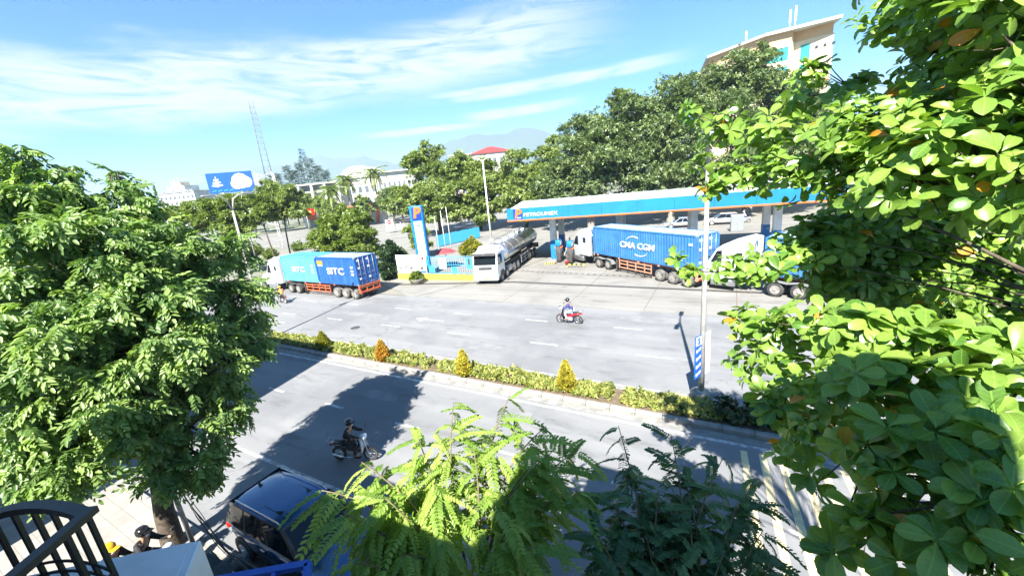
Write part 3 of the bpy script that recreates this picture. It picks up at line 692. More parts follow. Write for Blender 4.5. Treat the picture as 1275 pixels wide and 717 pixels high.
    order = [i for i in np.argsort(score) if keep[i]]; single = set(order[:300]); rest = np.array([i for i in order if i not in single])
    Vs, Fs, As, Lu, Lv, k = [], [], [], [], [], 0; which = RNG.integers(0, len(LB), len(pos))
    for ti, (V, F, lu, lv) in enumerate(LBL):
        s = rest[which[rest] == ti]
        Xv = np.einsum('nij,vj->nvi', R[s], V)*sc[s][:, None, None] + pos[s][:, None, :]
        Vs.append(Xv.reshape(-1, 3)); Fs.append((F[None]+(np.arange(len(s))*len(V))[:, None, None]+k).reshape(-1, 4)); k += len(s)*len(V)
        As.append(np.repeat(va[s], len(V))); Lu.append(np.tile(lu, len(s))); Lv.append(np.tile(lv, len(s)))
    tag(link('crown', np_mesh('crown', np.vstack(Vs), np.vstack(Fs), 'leaf_almond', {'var': np.concatenate(As), 'lu': np.concatenate(Lu), 'lv': np.concatenate(Lv)}, True), root), kind='stuff')
    ms = [np_mesh('leaf', V, F, 'leaf_almond', {'var': np.full(len(V), .2*i), 'lu': lu, 'lv': lv}, True) for i, (V, F, lu, lv) in enumerate(LB)]
    for i in single:
        o = link('leaf', ms[which[i]], root); r = R[i]*sc[i]
        o.matrix_local = Matrix([[*r[0], pos[i][0]], [*r[1], pos[i][1]], [*r[2], pos[i][2]], [0, 0, 0, 1]])
    return root
almond()

# --- big dark trees behind the filling station
FB = .35
def gz(p): return Vector((p.x, p.y, -.05))
tree('ficus_tree', gz(D(735, 255, 66)), PB((722, 195, 66, 5), (702, 228, 65, 4), (765, 165, 67, 5), (745, 220, 63, 4.6), (783, 205, 64, 4.6), (715, 170, 68, 3.2), (680, 240, 66, 2.5)), CL, 64, 'leaf_ficus', 'tall dark evergreen tree behind the canopy nearest its sign', trunk_r=.6, bark='bark_pale', shell=.6, size=(.7, 1.25))
tree('ficus_tree', gz(D(835, 255, 66)), PB((820, 140, 67, 5.4), (835, 190, 64, 5.4), (875, 115, 69, 4.6), (795, 175, 65, 4.6), (862, 222, 62, 4.4), (800, 225, 63, 4), (850, 160, 66, 5), (780, 130, 68, 3)), CL, 64, 'leaf_ficus', 'tall dark evergreen tree behind the middle of the canopy', trunk_r=.65, bark='bark_pale', shell=.6, size=(.7, 1.25))
tree('ficus_tree', gz(D(930, 250, 66)), PB((930, 95, 68, 4.8), (965, 125, 68, 5), (905, 150, 65, 5), (940, 185, 63, 5.2), (985, 165, 65, 4.6), (915, 220, 61, 4.4), (980, 215, 62, 4.6), (900, 100, 69, 3.2), (1020, 190, 64, 4.5), (995, 115, 69, 3.6), (1010, 140, 67, 4), (945, 78, 69, 2.4)), CL, 64, 'leaf_ficus', 'tallest dark evergreen tree in front of the cream building', trunk_r=.7, bark='bark_pale', shell=.6, size=(.7, 1.25))
# --- lighter trees left of the canopy
tree('leafy_tree', gz(D(548, 285, 82)), PB((520, 215, 82, 3.6), (548, 240, 80, 4.4), (535, 190, 84, 2.6), (565, 215, 82, 3.8), (515, 250, 80, 3), (560, 262, 78, 3), (538, 265, 79, 2.6)), CL, 74, 'leaf_mid', 'light green spreading tree behind the tall price sign', trunk_r=.35, shell=.5)
tree('leafy_tree', gz(D(598, 280, 84)), PB((595, 220, 84, 4.2), (615, 240, 82, 4.4), (590, 248, 80, 4.2), (600, 265, 80, 3), (575, 214, 85, 2.8), (625, 224, 84, 3.4)), CL, 74, 'leaf_mid', 'green spreading tree behind the tanker truck', trunk_r=.35, shell=.5)
tree('leafy_tree', gz(D(655, 275, 80)), PB((650, 220, 80, 4.4), (665, 238, 78, 4.6), (640, 248, 78, 4), (680, 208, 79, 3.6), (655, 262, 76, 3), (690, 225, 76, 3.4), (688, 188, 80, 2.4)), CL, 74, 'leaf_mid', 'green spreading tree between the lamp pole and the dark evergreens', trunk_r=.35, shell=.5)
tree('leafy_tree', gz(D(428, 330, 50)), PB((405, 292, 50, 2.2), (440, 288, 50, 2.3), (425, 276, 51, 1.8), (458, 300, 48, 1.8), (420, 308, 48, 2), (450, 278, 51, 1.4), (395, 302, 49, 1.3), (440, 310, 47, 1.8)), CLS, 190, 'leaf_light', 'yellow-green bushy tree behind the container truck with two containers', trunk_r=.14, shell=.45)
tree('round_shrub', gz(D(487, 344, 45)), PB((487, 325, 45, 1.55), (484, 312, 45, 1.1), (482, 336, 44.6, 1.2)), CLS, 380, 'leaf_dark', 'dark clipped round shrub behind the rear doors of a container', 'shrub', trunk_r=.1, shell=.6)
tree('round_shrub', gz(D(523, 318, 56)), PB((519, 288, 56, 1.5), (523, 300, 56, 1.7), (521, 276, 56, 1.1)), CLS, 330, 'leaf_mid', 'clipped green shrub right behind the tall price sign', 'shrub', trunk_r=.1, shell=.6)
tree('slim_tree', gz(D(358, 303, 66)), PB((345, 250, 66, 2.3), (362, 246, 66, 2.2), (350, 265, 65, 1.8), (370, 262, 65, 1.6), (335, 262, 66, 1.4)), CLS, 180, 'leaf_mid', 'slim tree with thin bare trunk on the plaza, near the hoarding', trunk_r=.13, shell=.45)
tree('slim_tree', gz(D(338, 306, 62)), PB((322, 262, 62, 1.8), (310, 252, 63, 1.6), (328, 250, 63, 1.6), (318, 275, 61, 1.2)), CLS, 180, 'leaf_light', 'slim pale green tree beside the lattice pole', trunk_r=.12, shell=.45)
tree('slim_tree', gz(D(300, 300, 52)), PB((270, 268, 52, 2.2), (290, 262, 53, 2.0), (245, 272, 52, 2.2), (305, 280, 51, 1.5), (280, 285, 50, 1.8), (225, 268, 55, 2)), CLS, 160, 'leaf_light', 'yellow-green tree behind the broad street tree', trunk_r=.14, shell=.45)
def bush(name, px, py, r, h, m, label, dens=420, tm=CLS, sc=(.6, 1.), group=None):
    b = G(px, py); root = empty(name, b, 0, label, 'shrub', group)
    t = MB()
    for k in range(5):
        a = k*1.3; t.tube([(0, 0, -.05), (math.cos(a)*r*.3, math.sin(a)*r*.3, h*.4), (math.cos(a)*r*.7, math.sin(a)*r*.7, h*.75)], [.03, .02, .01], 5)
    t.build('stem', 'twig', root)
    P, O = blob_points([(np.array((0, 0, h*.55)), r), (np.array((r*.4, .1, h*.4)), r*.7), (np.array((-r*.4, -.1, h*.4)), r*.7)], dens, .3)
    P[:, 2] = np.abs(P[:, 2]); x = O+RNG.normal(size=O.shape)*.4
    V, F, A = scatter(tm, P, frames(x, np.array([0, 0, 1.])+O*.5), RNG.uniform(*sc, len(P)), RNG.random(len(P)))
    tag(link('crown', np_mesh('crown', V, F, m, {'var': A}), root), kind='stuff'); return root
bush('garden_bush', 498, 330, 1.3, 1.7, 'leaf_light', 'pale green garden bush between the dark shrub and the white banner')
bush('garden_bush', 588, 318, 1.5, 1.8, 'leaf_golden_green', 'yellow-green garden bush beside the blue hoarding')
bush('potted_bush', 520, 352, .62, 1.3, 'leaf_light', 'small potted bush in front of the white banner')
bush('garden_bush', 508, 342, .45, 1.1, 'leaf_mid', 'small dark shrub against the white banner')
for (x, y, r) in ((318, 318, 1.6), (338, 322, 1.3), (372, 312, 1.2), (300, 322, 1.8), (275, 322, 2.2)):
    bush('verge_bush', x, y, r, r*1.2, 'leaf_light', 'low yellow-green bush on the verge behind the container truck', 150, group='bushes on the verge behind the truck')

# --- palms and conifers near the stadium
def palm(px, py, depth, h, label):
    p = D(px, py, depth); base = Vector((p.x, p.y, -.05)); root = empty('palm_tree', base, 0, label, 'palm tree')
    t = MB(); t.tube([(0, 0, 0), (.1, 0, h*.3), (.15, .1, h*.7), (.1, .1, h)], [.32, .24, .26, .16], 9); t.build('trunk', 'bark_pale', root)
    V, F = frond(18, 1., .30, .04, .75, random.Random(2)); me = np_mesh('frond', V, F, 'leaf_mid', {'var': np.full(len(V), .5)})
    for k in range(16):
        o = link('frond', me, root); a = k*2.4; el = .95-.1*k
        o.location = (.1, .1, h); o.rotation_euler = (0, -el, a); s = 4.3; o.scale = (s, s, s)
    return root
palm(440, 277, 130, 15, 'palm with a drooping crown beside the orange stadium entrance')
palm(474, 272, 135, 16.5, 'tallest palm standing before the white domed roof')
palm(420, 280, 120, 12, 'shorter palm beside the stadium stairs')
NDL = [spray(9, .55, .05, 1.3, .25, rr) for _ in range(4)]
CONL = ('slender feathery conifer behind the grandstand', 'tallest feathery conifer behind the grandstand')
for i, (x, y, d, h) in enumerate(((365, 246, 165, 24), (372, 246, 180, 23), (380, 246, 170, 25), (388, 245, 175, 31), (396, 245, 168, 26), (352, 248, 172, 22), (345, 248, 180, 22), (404, 244, 180, 24), (412, 244, 185, 22))):
    p = D(x, y, d); root = empty('conifer_tree', (p.x, p.y, -.05), 0, CONL[1 if i == 3 else 0], 'tree', 'conifers behind the grandstand')
    MB().tube([(0, 0, 0), (.1, 0, h*.5), (.05, .1, h)], [.28, .16, .03], 7).build('trunk', 'bark', root)
    n = 420; t_ = .25+.75*RNG.random(n)**.8; a = RNG.random(n)*6.283; rad = (1.02-t_)*h*.13*RNG.random(n)**.5
    P = np.stack([np.cos(a)*rad, np.sin(a)*rad, t_*h], 1); O = np.stack([np.cos(a), np.sin(a), .35-.0*a], 1)+RNG.normal(size=(n, 3))*.25
    V, F, A = scatter(NDL, P, frames(O, np.array([[0, 0, 1.]])+0*O), RNG.uniform(.7, 1.2, n), RNG.random(n))
    tag(link('crown', np_mesh('crown', V, F, 'leaf_dark', {'var': A}), root), kind='stuff')
for i, (x, y, d, r, m, lb) in enumerate(((500, 262, 120, 4.2, 'leaf_mid', 'green round tree beside the palms with motorbikes parked beneath'), (488, 255, 128, 4, 'leaf_ficus', 'dark green tree behind the tallest palm'), (415, 268, 128, 3.2, 'leaf_mid', 'green tree in front of the orange awning'),
        (340, 252, 130, 4.5, 'leaf_mid', 'green tree below the white lattice tower'), (312, 262, 140, 4.4, 'leaf_mid', 'green tree under the billboard'), (280, 266, 150, 4.6, 'leaf_ficus', 'dark tree left of the billboard post'), (380, 262, 135, 3.6, 'leaf_mid', 'green tree left of the flag'), (452, 262, 124, 2.6, 'leaf_mid', 'small green tree between two palms'), (402, 262, 132, 3.0, 'leaf_mid', 'green tree before the grandstand columns'), (520, 262, 118, 3.6, 'leaf_mid', 'green tree beside the long hall behind the price sign'))):
    p = D(x, y, d); b = Vector((p.x, p.y, -.05)); z = max(p.z+1.5, r*1.4)
    tree('distant_tree', b, [(Vector((p.x, p.y, z)), r), (Vector((p.x+r*.7, p.y, z-.8)), r*.7), (Vector((p.x-r*.7, p.y+.5, z-.5)), r*.75), (Vector((p.x, p.y-.4, z+r*.5)), r*.7)], CL, 45, m, lb, trunk_r=.28, shell=.5, size=(.9, 1.5))
woods = []
for i in range(150):                                          # woods at the foot of the hills
    x = -150+i*10.5; d = 330+RNG.random()*260; p = D(x, 250, d); r = 6+RNG.random()*5; woods.append((np.array((p.x, p.y, r*.7)), r))
P, O = blob_points(woods, .55, .7)
V, F, A = scatter([far_clump(7, 4.2, 1.3, rr)], P, frames(O+.01, np.array([0, 0, 1.])+O), RNG.uniform(.8, 1.6, len(P)), RNG.random(len(P)))
tag(link('distant_woods', np_mesh('distant_woods', V, F, 'leaf_ficus', {'var': A})), 'low green woods far behind the stadium at the foot of the hills', 'woods', kind='stuff')

# --- median planting
n = 12000; s = RNG.uniform(-48, 14, n); nn = RNG.uniform(N_MED0+.34, N_MED1-.22, n); hh = .08+.36*(.5+.28*np.sin(s*1.9)*np.sin(s*.7+1)+.22*np.sin(s*5.3+2)*np.sin(nn*4))*RNG.random(n)**.7; gap = (np.sin(s*.83+np.sin(s*2.1)*1.3) > .93) | (np.sin(s*3.1+nn*5)*np.sin(s*1.3+1) > .8); s, nn, hh = s[~gap], nn[~gap], hh[~gap]; n = len(s)
P = np.array([RD(a, b, .15+h) for a, b, h in zip(s, nn, hh)]); O = RNG.normal(size=P.shape); O[:, 2] = np.abs(O[:, 2])+.3
V, F, A = scatter(CLT, P, frames(O, np.array([0, 0, 1.])+O*.3), RNG.uniform(.6, 1.15, n), RNG.random(n))
tag(link('median_hedge', np_mesh('median_hedge', V, F, 'leaf_hedge', {'var': A})), 'low yellow-green hedge growing along the median strip', 'hedge', kind='stuff')
def cone_bush(px, py, h, r, m, label, sn=None):
    b = G(px, py, .17); root = empty('topiary_bush', b, 0, label, 'topiary', 'clipped bushes on the median')
    MB().tube([(0, 0, -.05), (0, 0, h*.8)], [.04, .015], 6).build('stem', 'twig', root)
    k = 620; t = RNG.random(k)**.8; a = RNG.random(k)*6.283; rad = r*(np.minimum(1, (t+.12)*3.2)*(1-t**1.6)+.03)*(.78+.25*RNG.random(k))
    P = np.stack([np.cos(a)*rad, np.sin(a)*rad, .06+t*(h-.08)], 1); O = np.stack([np.cos(a), np.sin(a), .5+0*a], 1)+RNG.normal(size=(k, 3))*.3
    V, F, A = scatter(CLT, P, frames(O, np.array([0, 0, 1.])+O*.5), RNG.uniform(.6, 1.05, k), np.clip(RNG.random(k)*.6+.4*(t), 0, 1))
    tag(link('crown', np_mesh('crown', V, F, m, {'var': A}), root), kind='stuff')
cone_bush(404, 434, 1.15, .48, 'leaf_golden_green', 'round yellow-green clipped bush on the median, the farthest along the hedge')
cone_bush(478, 449, 1.25, .44, 'leaf_orange', 'orange-topped clipped bush on the median hedge')
cone_bush(579, 468, 1.4, .42, 'leaf_gold', 'narrow golden clipped cone bush in the middle of the median hedge')
cone_bush(706, 486, 1.42, .45, 'leaf_gold', 'golden clipped cone bush on the median closest to the blue banner post')
n = 700; s = RNG.uniform(-.2, 8, n); nn = RNG.uniform(14.2, 15.3, n)
P = np.array([RD(a, b, .3+.4*q) for a, b, q in zip(s, nn, RNG.random(n))]); O = RNG.normal(size=P.shape); O[:, 2] = np.abs(O[:, 2])+.3
V, F, A = scatter(CLT, P, frames(O, np.array([0, 0, 1.])+O*.3), RNG.uniform(1., 1.9, n), RNG.random(n))
tag(link('median_shrubs', np_mesh('median_shrubs', V, F, 'leaf_dark', {'var': A})), 'dark green shrubs around the foot of the banner post on the median', 'shrubs', kind='stuff')
P = P[RNG.integers(0, n, 90)]+np.array([0, 0, .12]); O = RNG.normal(size=P.shape); O[:, 2] = 1
V, F, A = scatter([clump(5, .09, .035, rr)], P, frames(O, np.array([0, .2, 1.])+0*O), np.ones(len(P)), RNG.random(len(P)))
tag(link('pink_flowers', np_mesh('pink_flowers', V, F, 'petal_pink', {'var': A})), 'small pink flowers among the dark shrubs on the median', 'flowers', kind='stuff')
# ================================================================ VEHICLES
def wheel(parent, x, y, r, w, side, tyre='rubber', rim='rim'):
    """one tyre with its rim; side is the outward direction along y"""
    pf = [(r*.62, -w/2), (r*.9, -w/2), (r, -w*.38), (r, w*.38), (r*.9, w/2), (r*.62, w/2)]
    t = MB().lathe(pf, (0, 0, 0), 'Y', 20, True).build('wheel', tyre, parent, (x, y, r))
    m = MB(); o = side*w*.5
    m.lathe([(r*.60, o+side*.006), (r*.56, o-side*.01), (r*.48, o-side*.05), (r*.22, o-side*.03), (r*.2, o+side*.03), (r*.08, o+side*.035)], (0, 0, 0), 'Y', 16, True)
    for k in range(8):
        a = k*math.pi/4; m.lathe([(.025*r/.5, o-side*.04), (.025*r/.5, o+side*.012)], (r*.34*math.sin(a), 0, r*.34*math.cos(a)), 'Y', 6)
    m.build('rim', rim, t); return t

def container(name, L, m_body, label, origin, yaw, text, tsize, tx, cat='container', roof='cont_roof', door='sitc_blue', h=2.6, extra=None):
    """corrugated shipping box; x runs to the doors, y=0 is the side with the lettering"""
    Wd = 2.44; root = empty(name, origin, yaw, label, cat, 'shipping containers on the trucks')
    f = MB(); q = .16                                            # frame: rails and corner posts
    for y in (0, Wd-q):
        for z in (0, h-.1): f.bb(q, L-q, y, y+q*.7 if y == 0 else y+q, z, z+.1 if z else .16)
        for x in (0, L-q): f.bb(x, x+q, y, y+q, .118, h-.118)
    for x in (0, L-.12):
        for z in (0, h-.1): f.bb(x+.012, x+.108, q, Wd-q, z, z+.1)
    f.build('frame', m_body, root)
    for x in (0, L-.178):
        for y in (0, Wd-.162):
            for z in (0, h-.118): MB().bb(x-.004, x+.182, y-.004, y+.166, z-.002, z+.122).build('corner_casting', 'kerb' if extra else m_body, root)
    def corr(y0, sgn):
        P = []; n = int((L-.3)/.278); p = (L-.32)/n
        for i in range(n):
            x = .16+i*p
            P += [(x, y0+sgn*.036), (x+p*.25, y0+sgn*.036), (x+p*.5, y0), (x+p*.75, y0)]
        P.append((L-.16, y0+sgn*.036))
        m = MB(); m.add([(x, y, .15) for x, y in P]+[(x, y, h-.09) for x, y in P], [(i, i+1, len(P)+i+1, len(P)+i) for i in range(len(P)-1)])
        return m
    corr(.02, 1).build('side_panel', m_body, root); corr(Wd-.02, -1).build('side_panel', m_body, root)
    MB().bb(.03, .06, .15, Wd-.15, .1, h-.09).build('front_panel', m_body, root)
    r = MB(); n = int(L/.6)
    for i in range(n):
        x = .1+i*(L-.2)/n; d = (L-.2)/n
        r.add([(x, .1, h-.03), (x+d*.5, .1, h-.03), (x+d*.5, Wd-.1, h-.03), (x, Wd-.1, h-.03)], [(0, 1, 2, 3)])
        r.add([(x+d*.5, .1, h-.012), (x+d, .1, h-.012), (x+d, Wd-.1, h-.012), (x+d*.5, Wd-.1, h-.012)], [(0, 1, 2, 3)])
    r.bb(.1, L-.1, .1, Wd-.1, h-.07, h-.035); r.build('roof', roof, root)
    for j in range(2):                                           # two doors with lock rods
        y0 = .15+j*1.075; d = MB(); d.bb(L-.09, L-.05, y0, y0+1.065, .14, h-.12)
        for z in (.35, .85, 1.35, 1.85): d.bb(L-.05, L-.028, y0+.06, y0+1.0, z, z+.30)
        dr = d.build('door', door, root)
        for yy in (y0+.3, y0+.8):
            k = MB().tube([(L-.006, yy, .1), (L-.006, yy, h-.1)], .018, 6)
            for z in (.2, .9, 1.7, h-.25): k.box((L-.012, yy, z), (.03, .09, .06))
            k.box((L+.012, yy-.14, 1.0), (.02, .3, .035)); k.build('lock_rod', 'galv', dr)
        for z in (.5, 1.5, 2.2): MB().bb(L-.03, L-.008, y0+.1, y0+.36, z, z+.16).build('label_plate', 'banner_white', dr)
    if text: letter('lettering', text, tsize, MATS['white_paint'], root, (tx, -.006, h*.48), (1, 0, 0), (0, 0, 1))
    if extra == 'cma':
        for s0, zz, xo in ((1, h*.48+.62, -.35), (-1, h*.48-.62, .35)):
            pts = []; m = MB(); n = 16
            for i in range(n+1):
                t = i/n; a = math.pi*(.92-.62*t); x = tx+s0*(xo*s0+.95*math.cos(a)); z = zz+s0*(.5*math.sin(a)-.30); w_ = .02+.10*t
                pts.append(((x, z-w_*.5), (x, z+w_*.5)))
            m.add([(x, -.004, z) for p in pts for x, z in p], [(2*i, 2*i+2, 2*i+3, 2*i+1) for i in range(n)])
            m.build('swoosh', 'white_paint', root)
    if extra == 'patch':
        MB().bb(.35, 1.2, -.012, .0, h*.72, h*.86).build('sticker', 'lamp_amber', root); MB().bb(.40, 1.15, -.013, .0, h*.66, h*.70).build('sticker', 'white_paint', root)
    for z0 in (h*.62, h*.48, h*.36) if L < 7 else (h*.7,):
        MB().bb(L-.75, L-.42, -.008, 0, z0, z0+.18).build('serial_number', 'white_paint', root)
    return root

def conventional_truck(origin, yaw, label, cab='cab_white', ch='chassis_red', zb=1.38):
    """bonneted tractor unit with a skeletal trailer; x runs to the rear, near side at y=0"""
    t = empty('container_truck', origin, yaw, label, 'truck', 'container trucks'); Wd = 2.44; c = Wd/2
    def prof(name, poly, y0, y1, m, par=t, bev=.06):
        mb = MB().prism(poly, y0, y1, 'XZ'); o = mb.build(name, m, par)
        b = o.modifiers.new('bevel', 'BEVEL'); b.width = bev; b.segments = 2; b.limit_method = 'ANGLE'; return o
    prof('sleeper', [(-2.55, .95), (-.75, .95), (-.75, 3.75), (-1.3, 3.85), (-2.55, 3.45)], .06, Wd-.06, cab)
    body = prof('cab', [(-3.75, .8), (-2.56, .8), (-2.56, 3.42), (-2.75, 3.34), (-3.15, 3.05), (-3.75, 2.05)], .16, Wd-.16, cab)
    prof('bonnet', [(-5.5, .75), (-3.76, .8), (-3.76, 2.0), (-5.15, 1.72), (-5.5, 1.5)], .34, Wd-.34, cab, bev=.14)
    MB().add([(-3.70, .3, 2.14), (-3.70, Wd-.3, 2.14), (-3.19, Wd-.34, 3.02), (-3.19, .34, 3.02)], [(0, 1, 2, 3)]).build('windscreen', 'glass', body).location = (-.04, 0, .03)
    for y, s in ((.145, -1), (Wd-.145, 1)):
        MB().prism([(-3.55, 2.05), (-2.75, 2.0), (-2.75, 2.95), (-3.1, 2.9)], y, y+s*.012, 'XZ').build('door_window', 'glass', body)
        MB().bb(-1.75, -1.35, y+s*.095 if s < 0 else y+.085, (y+s*.107) if s < 0 else y+.097, 2.35, 2.85).build('sleeper_window', 'glass', body)
        m = MB().tube([(-3.55, y, 2.9), (-3.7, y+s*.35, 2.85)], .02, 5); m.rbox((-3.72, y+s*.4, 2.5), (.1, .2, .6), .04); m.build('mirror', 'chassis_dark', t)
        prof('mudguard', [(-5.45, .72), (-5.25, 1.12), (-4.7, 1.2), (-4.15, 1.08), (-3.95, .72), (-4.1, .72), (-4.3, .98), (-4.7, 1.06), (-5.15, .98), (-5.3, .72)], y-.02 if s < 0 else y-.25, y+.25 if s < 0 else y+.02, cab, bev=.02)
        MB().rbox((-2.6, y+s*.02, .6), (1.7, .34, .5), .08).build('fuel_tank', 'steel', t)
        MB().rbox((-5.42, y-s*.33, 1.2), (.16, .28, .2), .05).build('headlight', 'lamp_clear', t)
    MB().rbox((-5.5, c, .62), (.22, 2.3, .42), .06).build('bumper', cab, t)
    g = MB(); [g.bb(-5.53, -5.5, .75, Wd-.75, .95+.09*i, 1.0+.09*i) for i in range(6)]; g.build('grille', 'chrome', t)
    m = MB(); [m.bb(-3.2, 2.7, y, y+.12, .72, .98) for y in (.75, 1.57)]; m.rbox((1.2, c, 1.08), (1.2, .9, .12), .03); m.build('frame', 'chassis_dark', t)
    for y, s in ((.17, -1), (Wd-.17, 1)):
        wheel(t, -4.7, y, .50, .30, s)
        for x in (.75, 2.1): wheel(t, x, y, .50, .56 if 0 else .34, s); wheel(t, x, y-s*.36, .5, .3, -s)
        MB().prism([(.05, .62), (.2, 1.0), (.75, 1.12), (1.42, 1.02), (2.1, 1.12), (2.65, 1.0), (2.8, .62), (2.75, .62), (2.6, .95), (2.1, 1.07), (1.42, .97), (.75, 1.07), (.25, .95), (.1, .62)], y-.25, y+.25, 'XZ').build('mudguard', 'chassis_dark' if ch == 'chassis_red' else 'galv', t)
    MB().tube([(-.6, .35, .9), (-.6, .35, 3.7)], .07, 8).build('exhaust_stack', 'chrome', t)
    # trailer
    f = MB()
    for y in (.72, 1.6): f.bb(.6, 12.15, y, y+.13, zb-.34, zb-.06)
    for x in (.55, 3.6, 6.1, 8.4, 12.05): f.bb(x, x+.16, .0, Wd, zb-.16, zb-.012)
    f.build('trailer_frame', ch, t)
    for y in (.02, Wd-.08):
        g = MB()
        for z in (.48, .82, zb-.3): g.bb(3.7, 7.7, y, y+.06, z, z+.09)
        for x in (3.7, 4.75, 5.8, 6.85, 7.62): g.bb(x, x+.08, y-.004, y+.064, .44, zb-.16)
        g.build('side_guard', ch, t)
        l = MB(); l.bb(3.15, 3.3, y+.12, y+.27, .3, zb-.16); l.box((3.22, y+.2, .1), (.35, .3, .04)); l.build('landing_leg', 'chassis_dark', t)
    b = MB(); b.bb(12.0, 12.2, .03, Wd-.03, .62, .78); b.bb(12.02, 12.18, .0, Wd, zb-.32, zb-.17)
    for y in (.05, .8, 1.52, 2.27): b.bb(12.03, 12.17, y, y+.12, .77, zb-.3)
    b.build('rear_bumper', ch, t)
    for y in (.2, 2.04): MB().bb(12.2, 12.23, y, y+.32, .66, .75).build('tail_light', 'lamp_red', t)
    for y, s in ((.17, -1), (Wd-.17, 1)):
        for x in (8.55, 9.9, 11.25): wheel(t, x, y, .50, .34, s, 'tyre_dusty'); wheel(t, x, y-s*.36, .5, .3, -s, 'tyre_dusty')
    m = MB(); [m.tube([(x, .3, .5), (x, Wd-.3, .5)], .07, 8) for x in (-4.7, .75, 2.1, 8.55, 9.9, 11.25)]; m.build('axle', 'chassis_dark', t)
    return t
def on(origin, yaw, x, y, z): return Vector(origin)+Matrix.Rotation(yaw, 3, 'Z') @ Vector((x, y, 0))+Vector((0, 0, z))
SO, SY = Vector((-24.187, 42.086, .0)), -.568
conventional_truck(SO, SY, 'container truck on the far lane with orange trailer carrying two short containers', ch='chassis_red')
container('shipping_container', 6.06, MATS['sitc_pale'], 'pale blue short container right behind the cab of the truck', on(SO, SY, 0, 0, 1.385), SY, 'SITC', .74, 3.0, roof='sitc_pale', door='sitc_pale')
container('shipping_container', 6.06, MATS['sitc_blue'], 'deep blue short container with white-labelled doors at the trailer rear', on(SO, SY, 6.13, 0, 1.385), SY, 'SITC', .86, 3.0, extra='patch')
CO, CYAW = Vector((8.59, 39.583, .004)), -1.124
conventional_truck(CO, CYAW, 'container truck with pale orange trailer pulling in at the fuel pumps', 'cab_silver', 'chassis_pale', 1.42)
container('shipping_container', 12.19, MATS['cma_blue'], 'long blue corrugated container on the truck beside the fuel pumps', on(CO, CYAW, 0, 0, 1.425), CYAW, 'CMA CGM', .76, 6.0, door='cma_blue', h=2.66, extra='cma')
O2, Y2 = Vector((17.1, 25.9, .004)), -.86
conventional_truck(O2, Y2, 'white container truck waiting behind the other one, half hidden by leaves', 'cab_white', 'chassis_pale', 1.42)
container('shipping_container', 12.19, MATS['cma_blue'], 'long blue container on the waiting truck, half hidden by leaves', on(O2, Y2, 0, 0, 1.425), Y2, None, 1, 6, door='cma_blue', h=2.6)

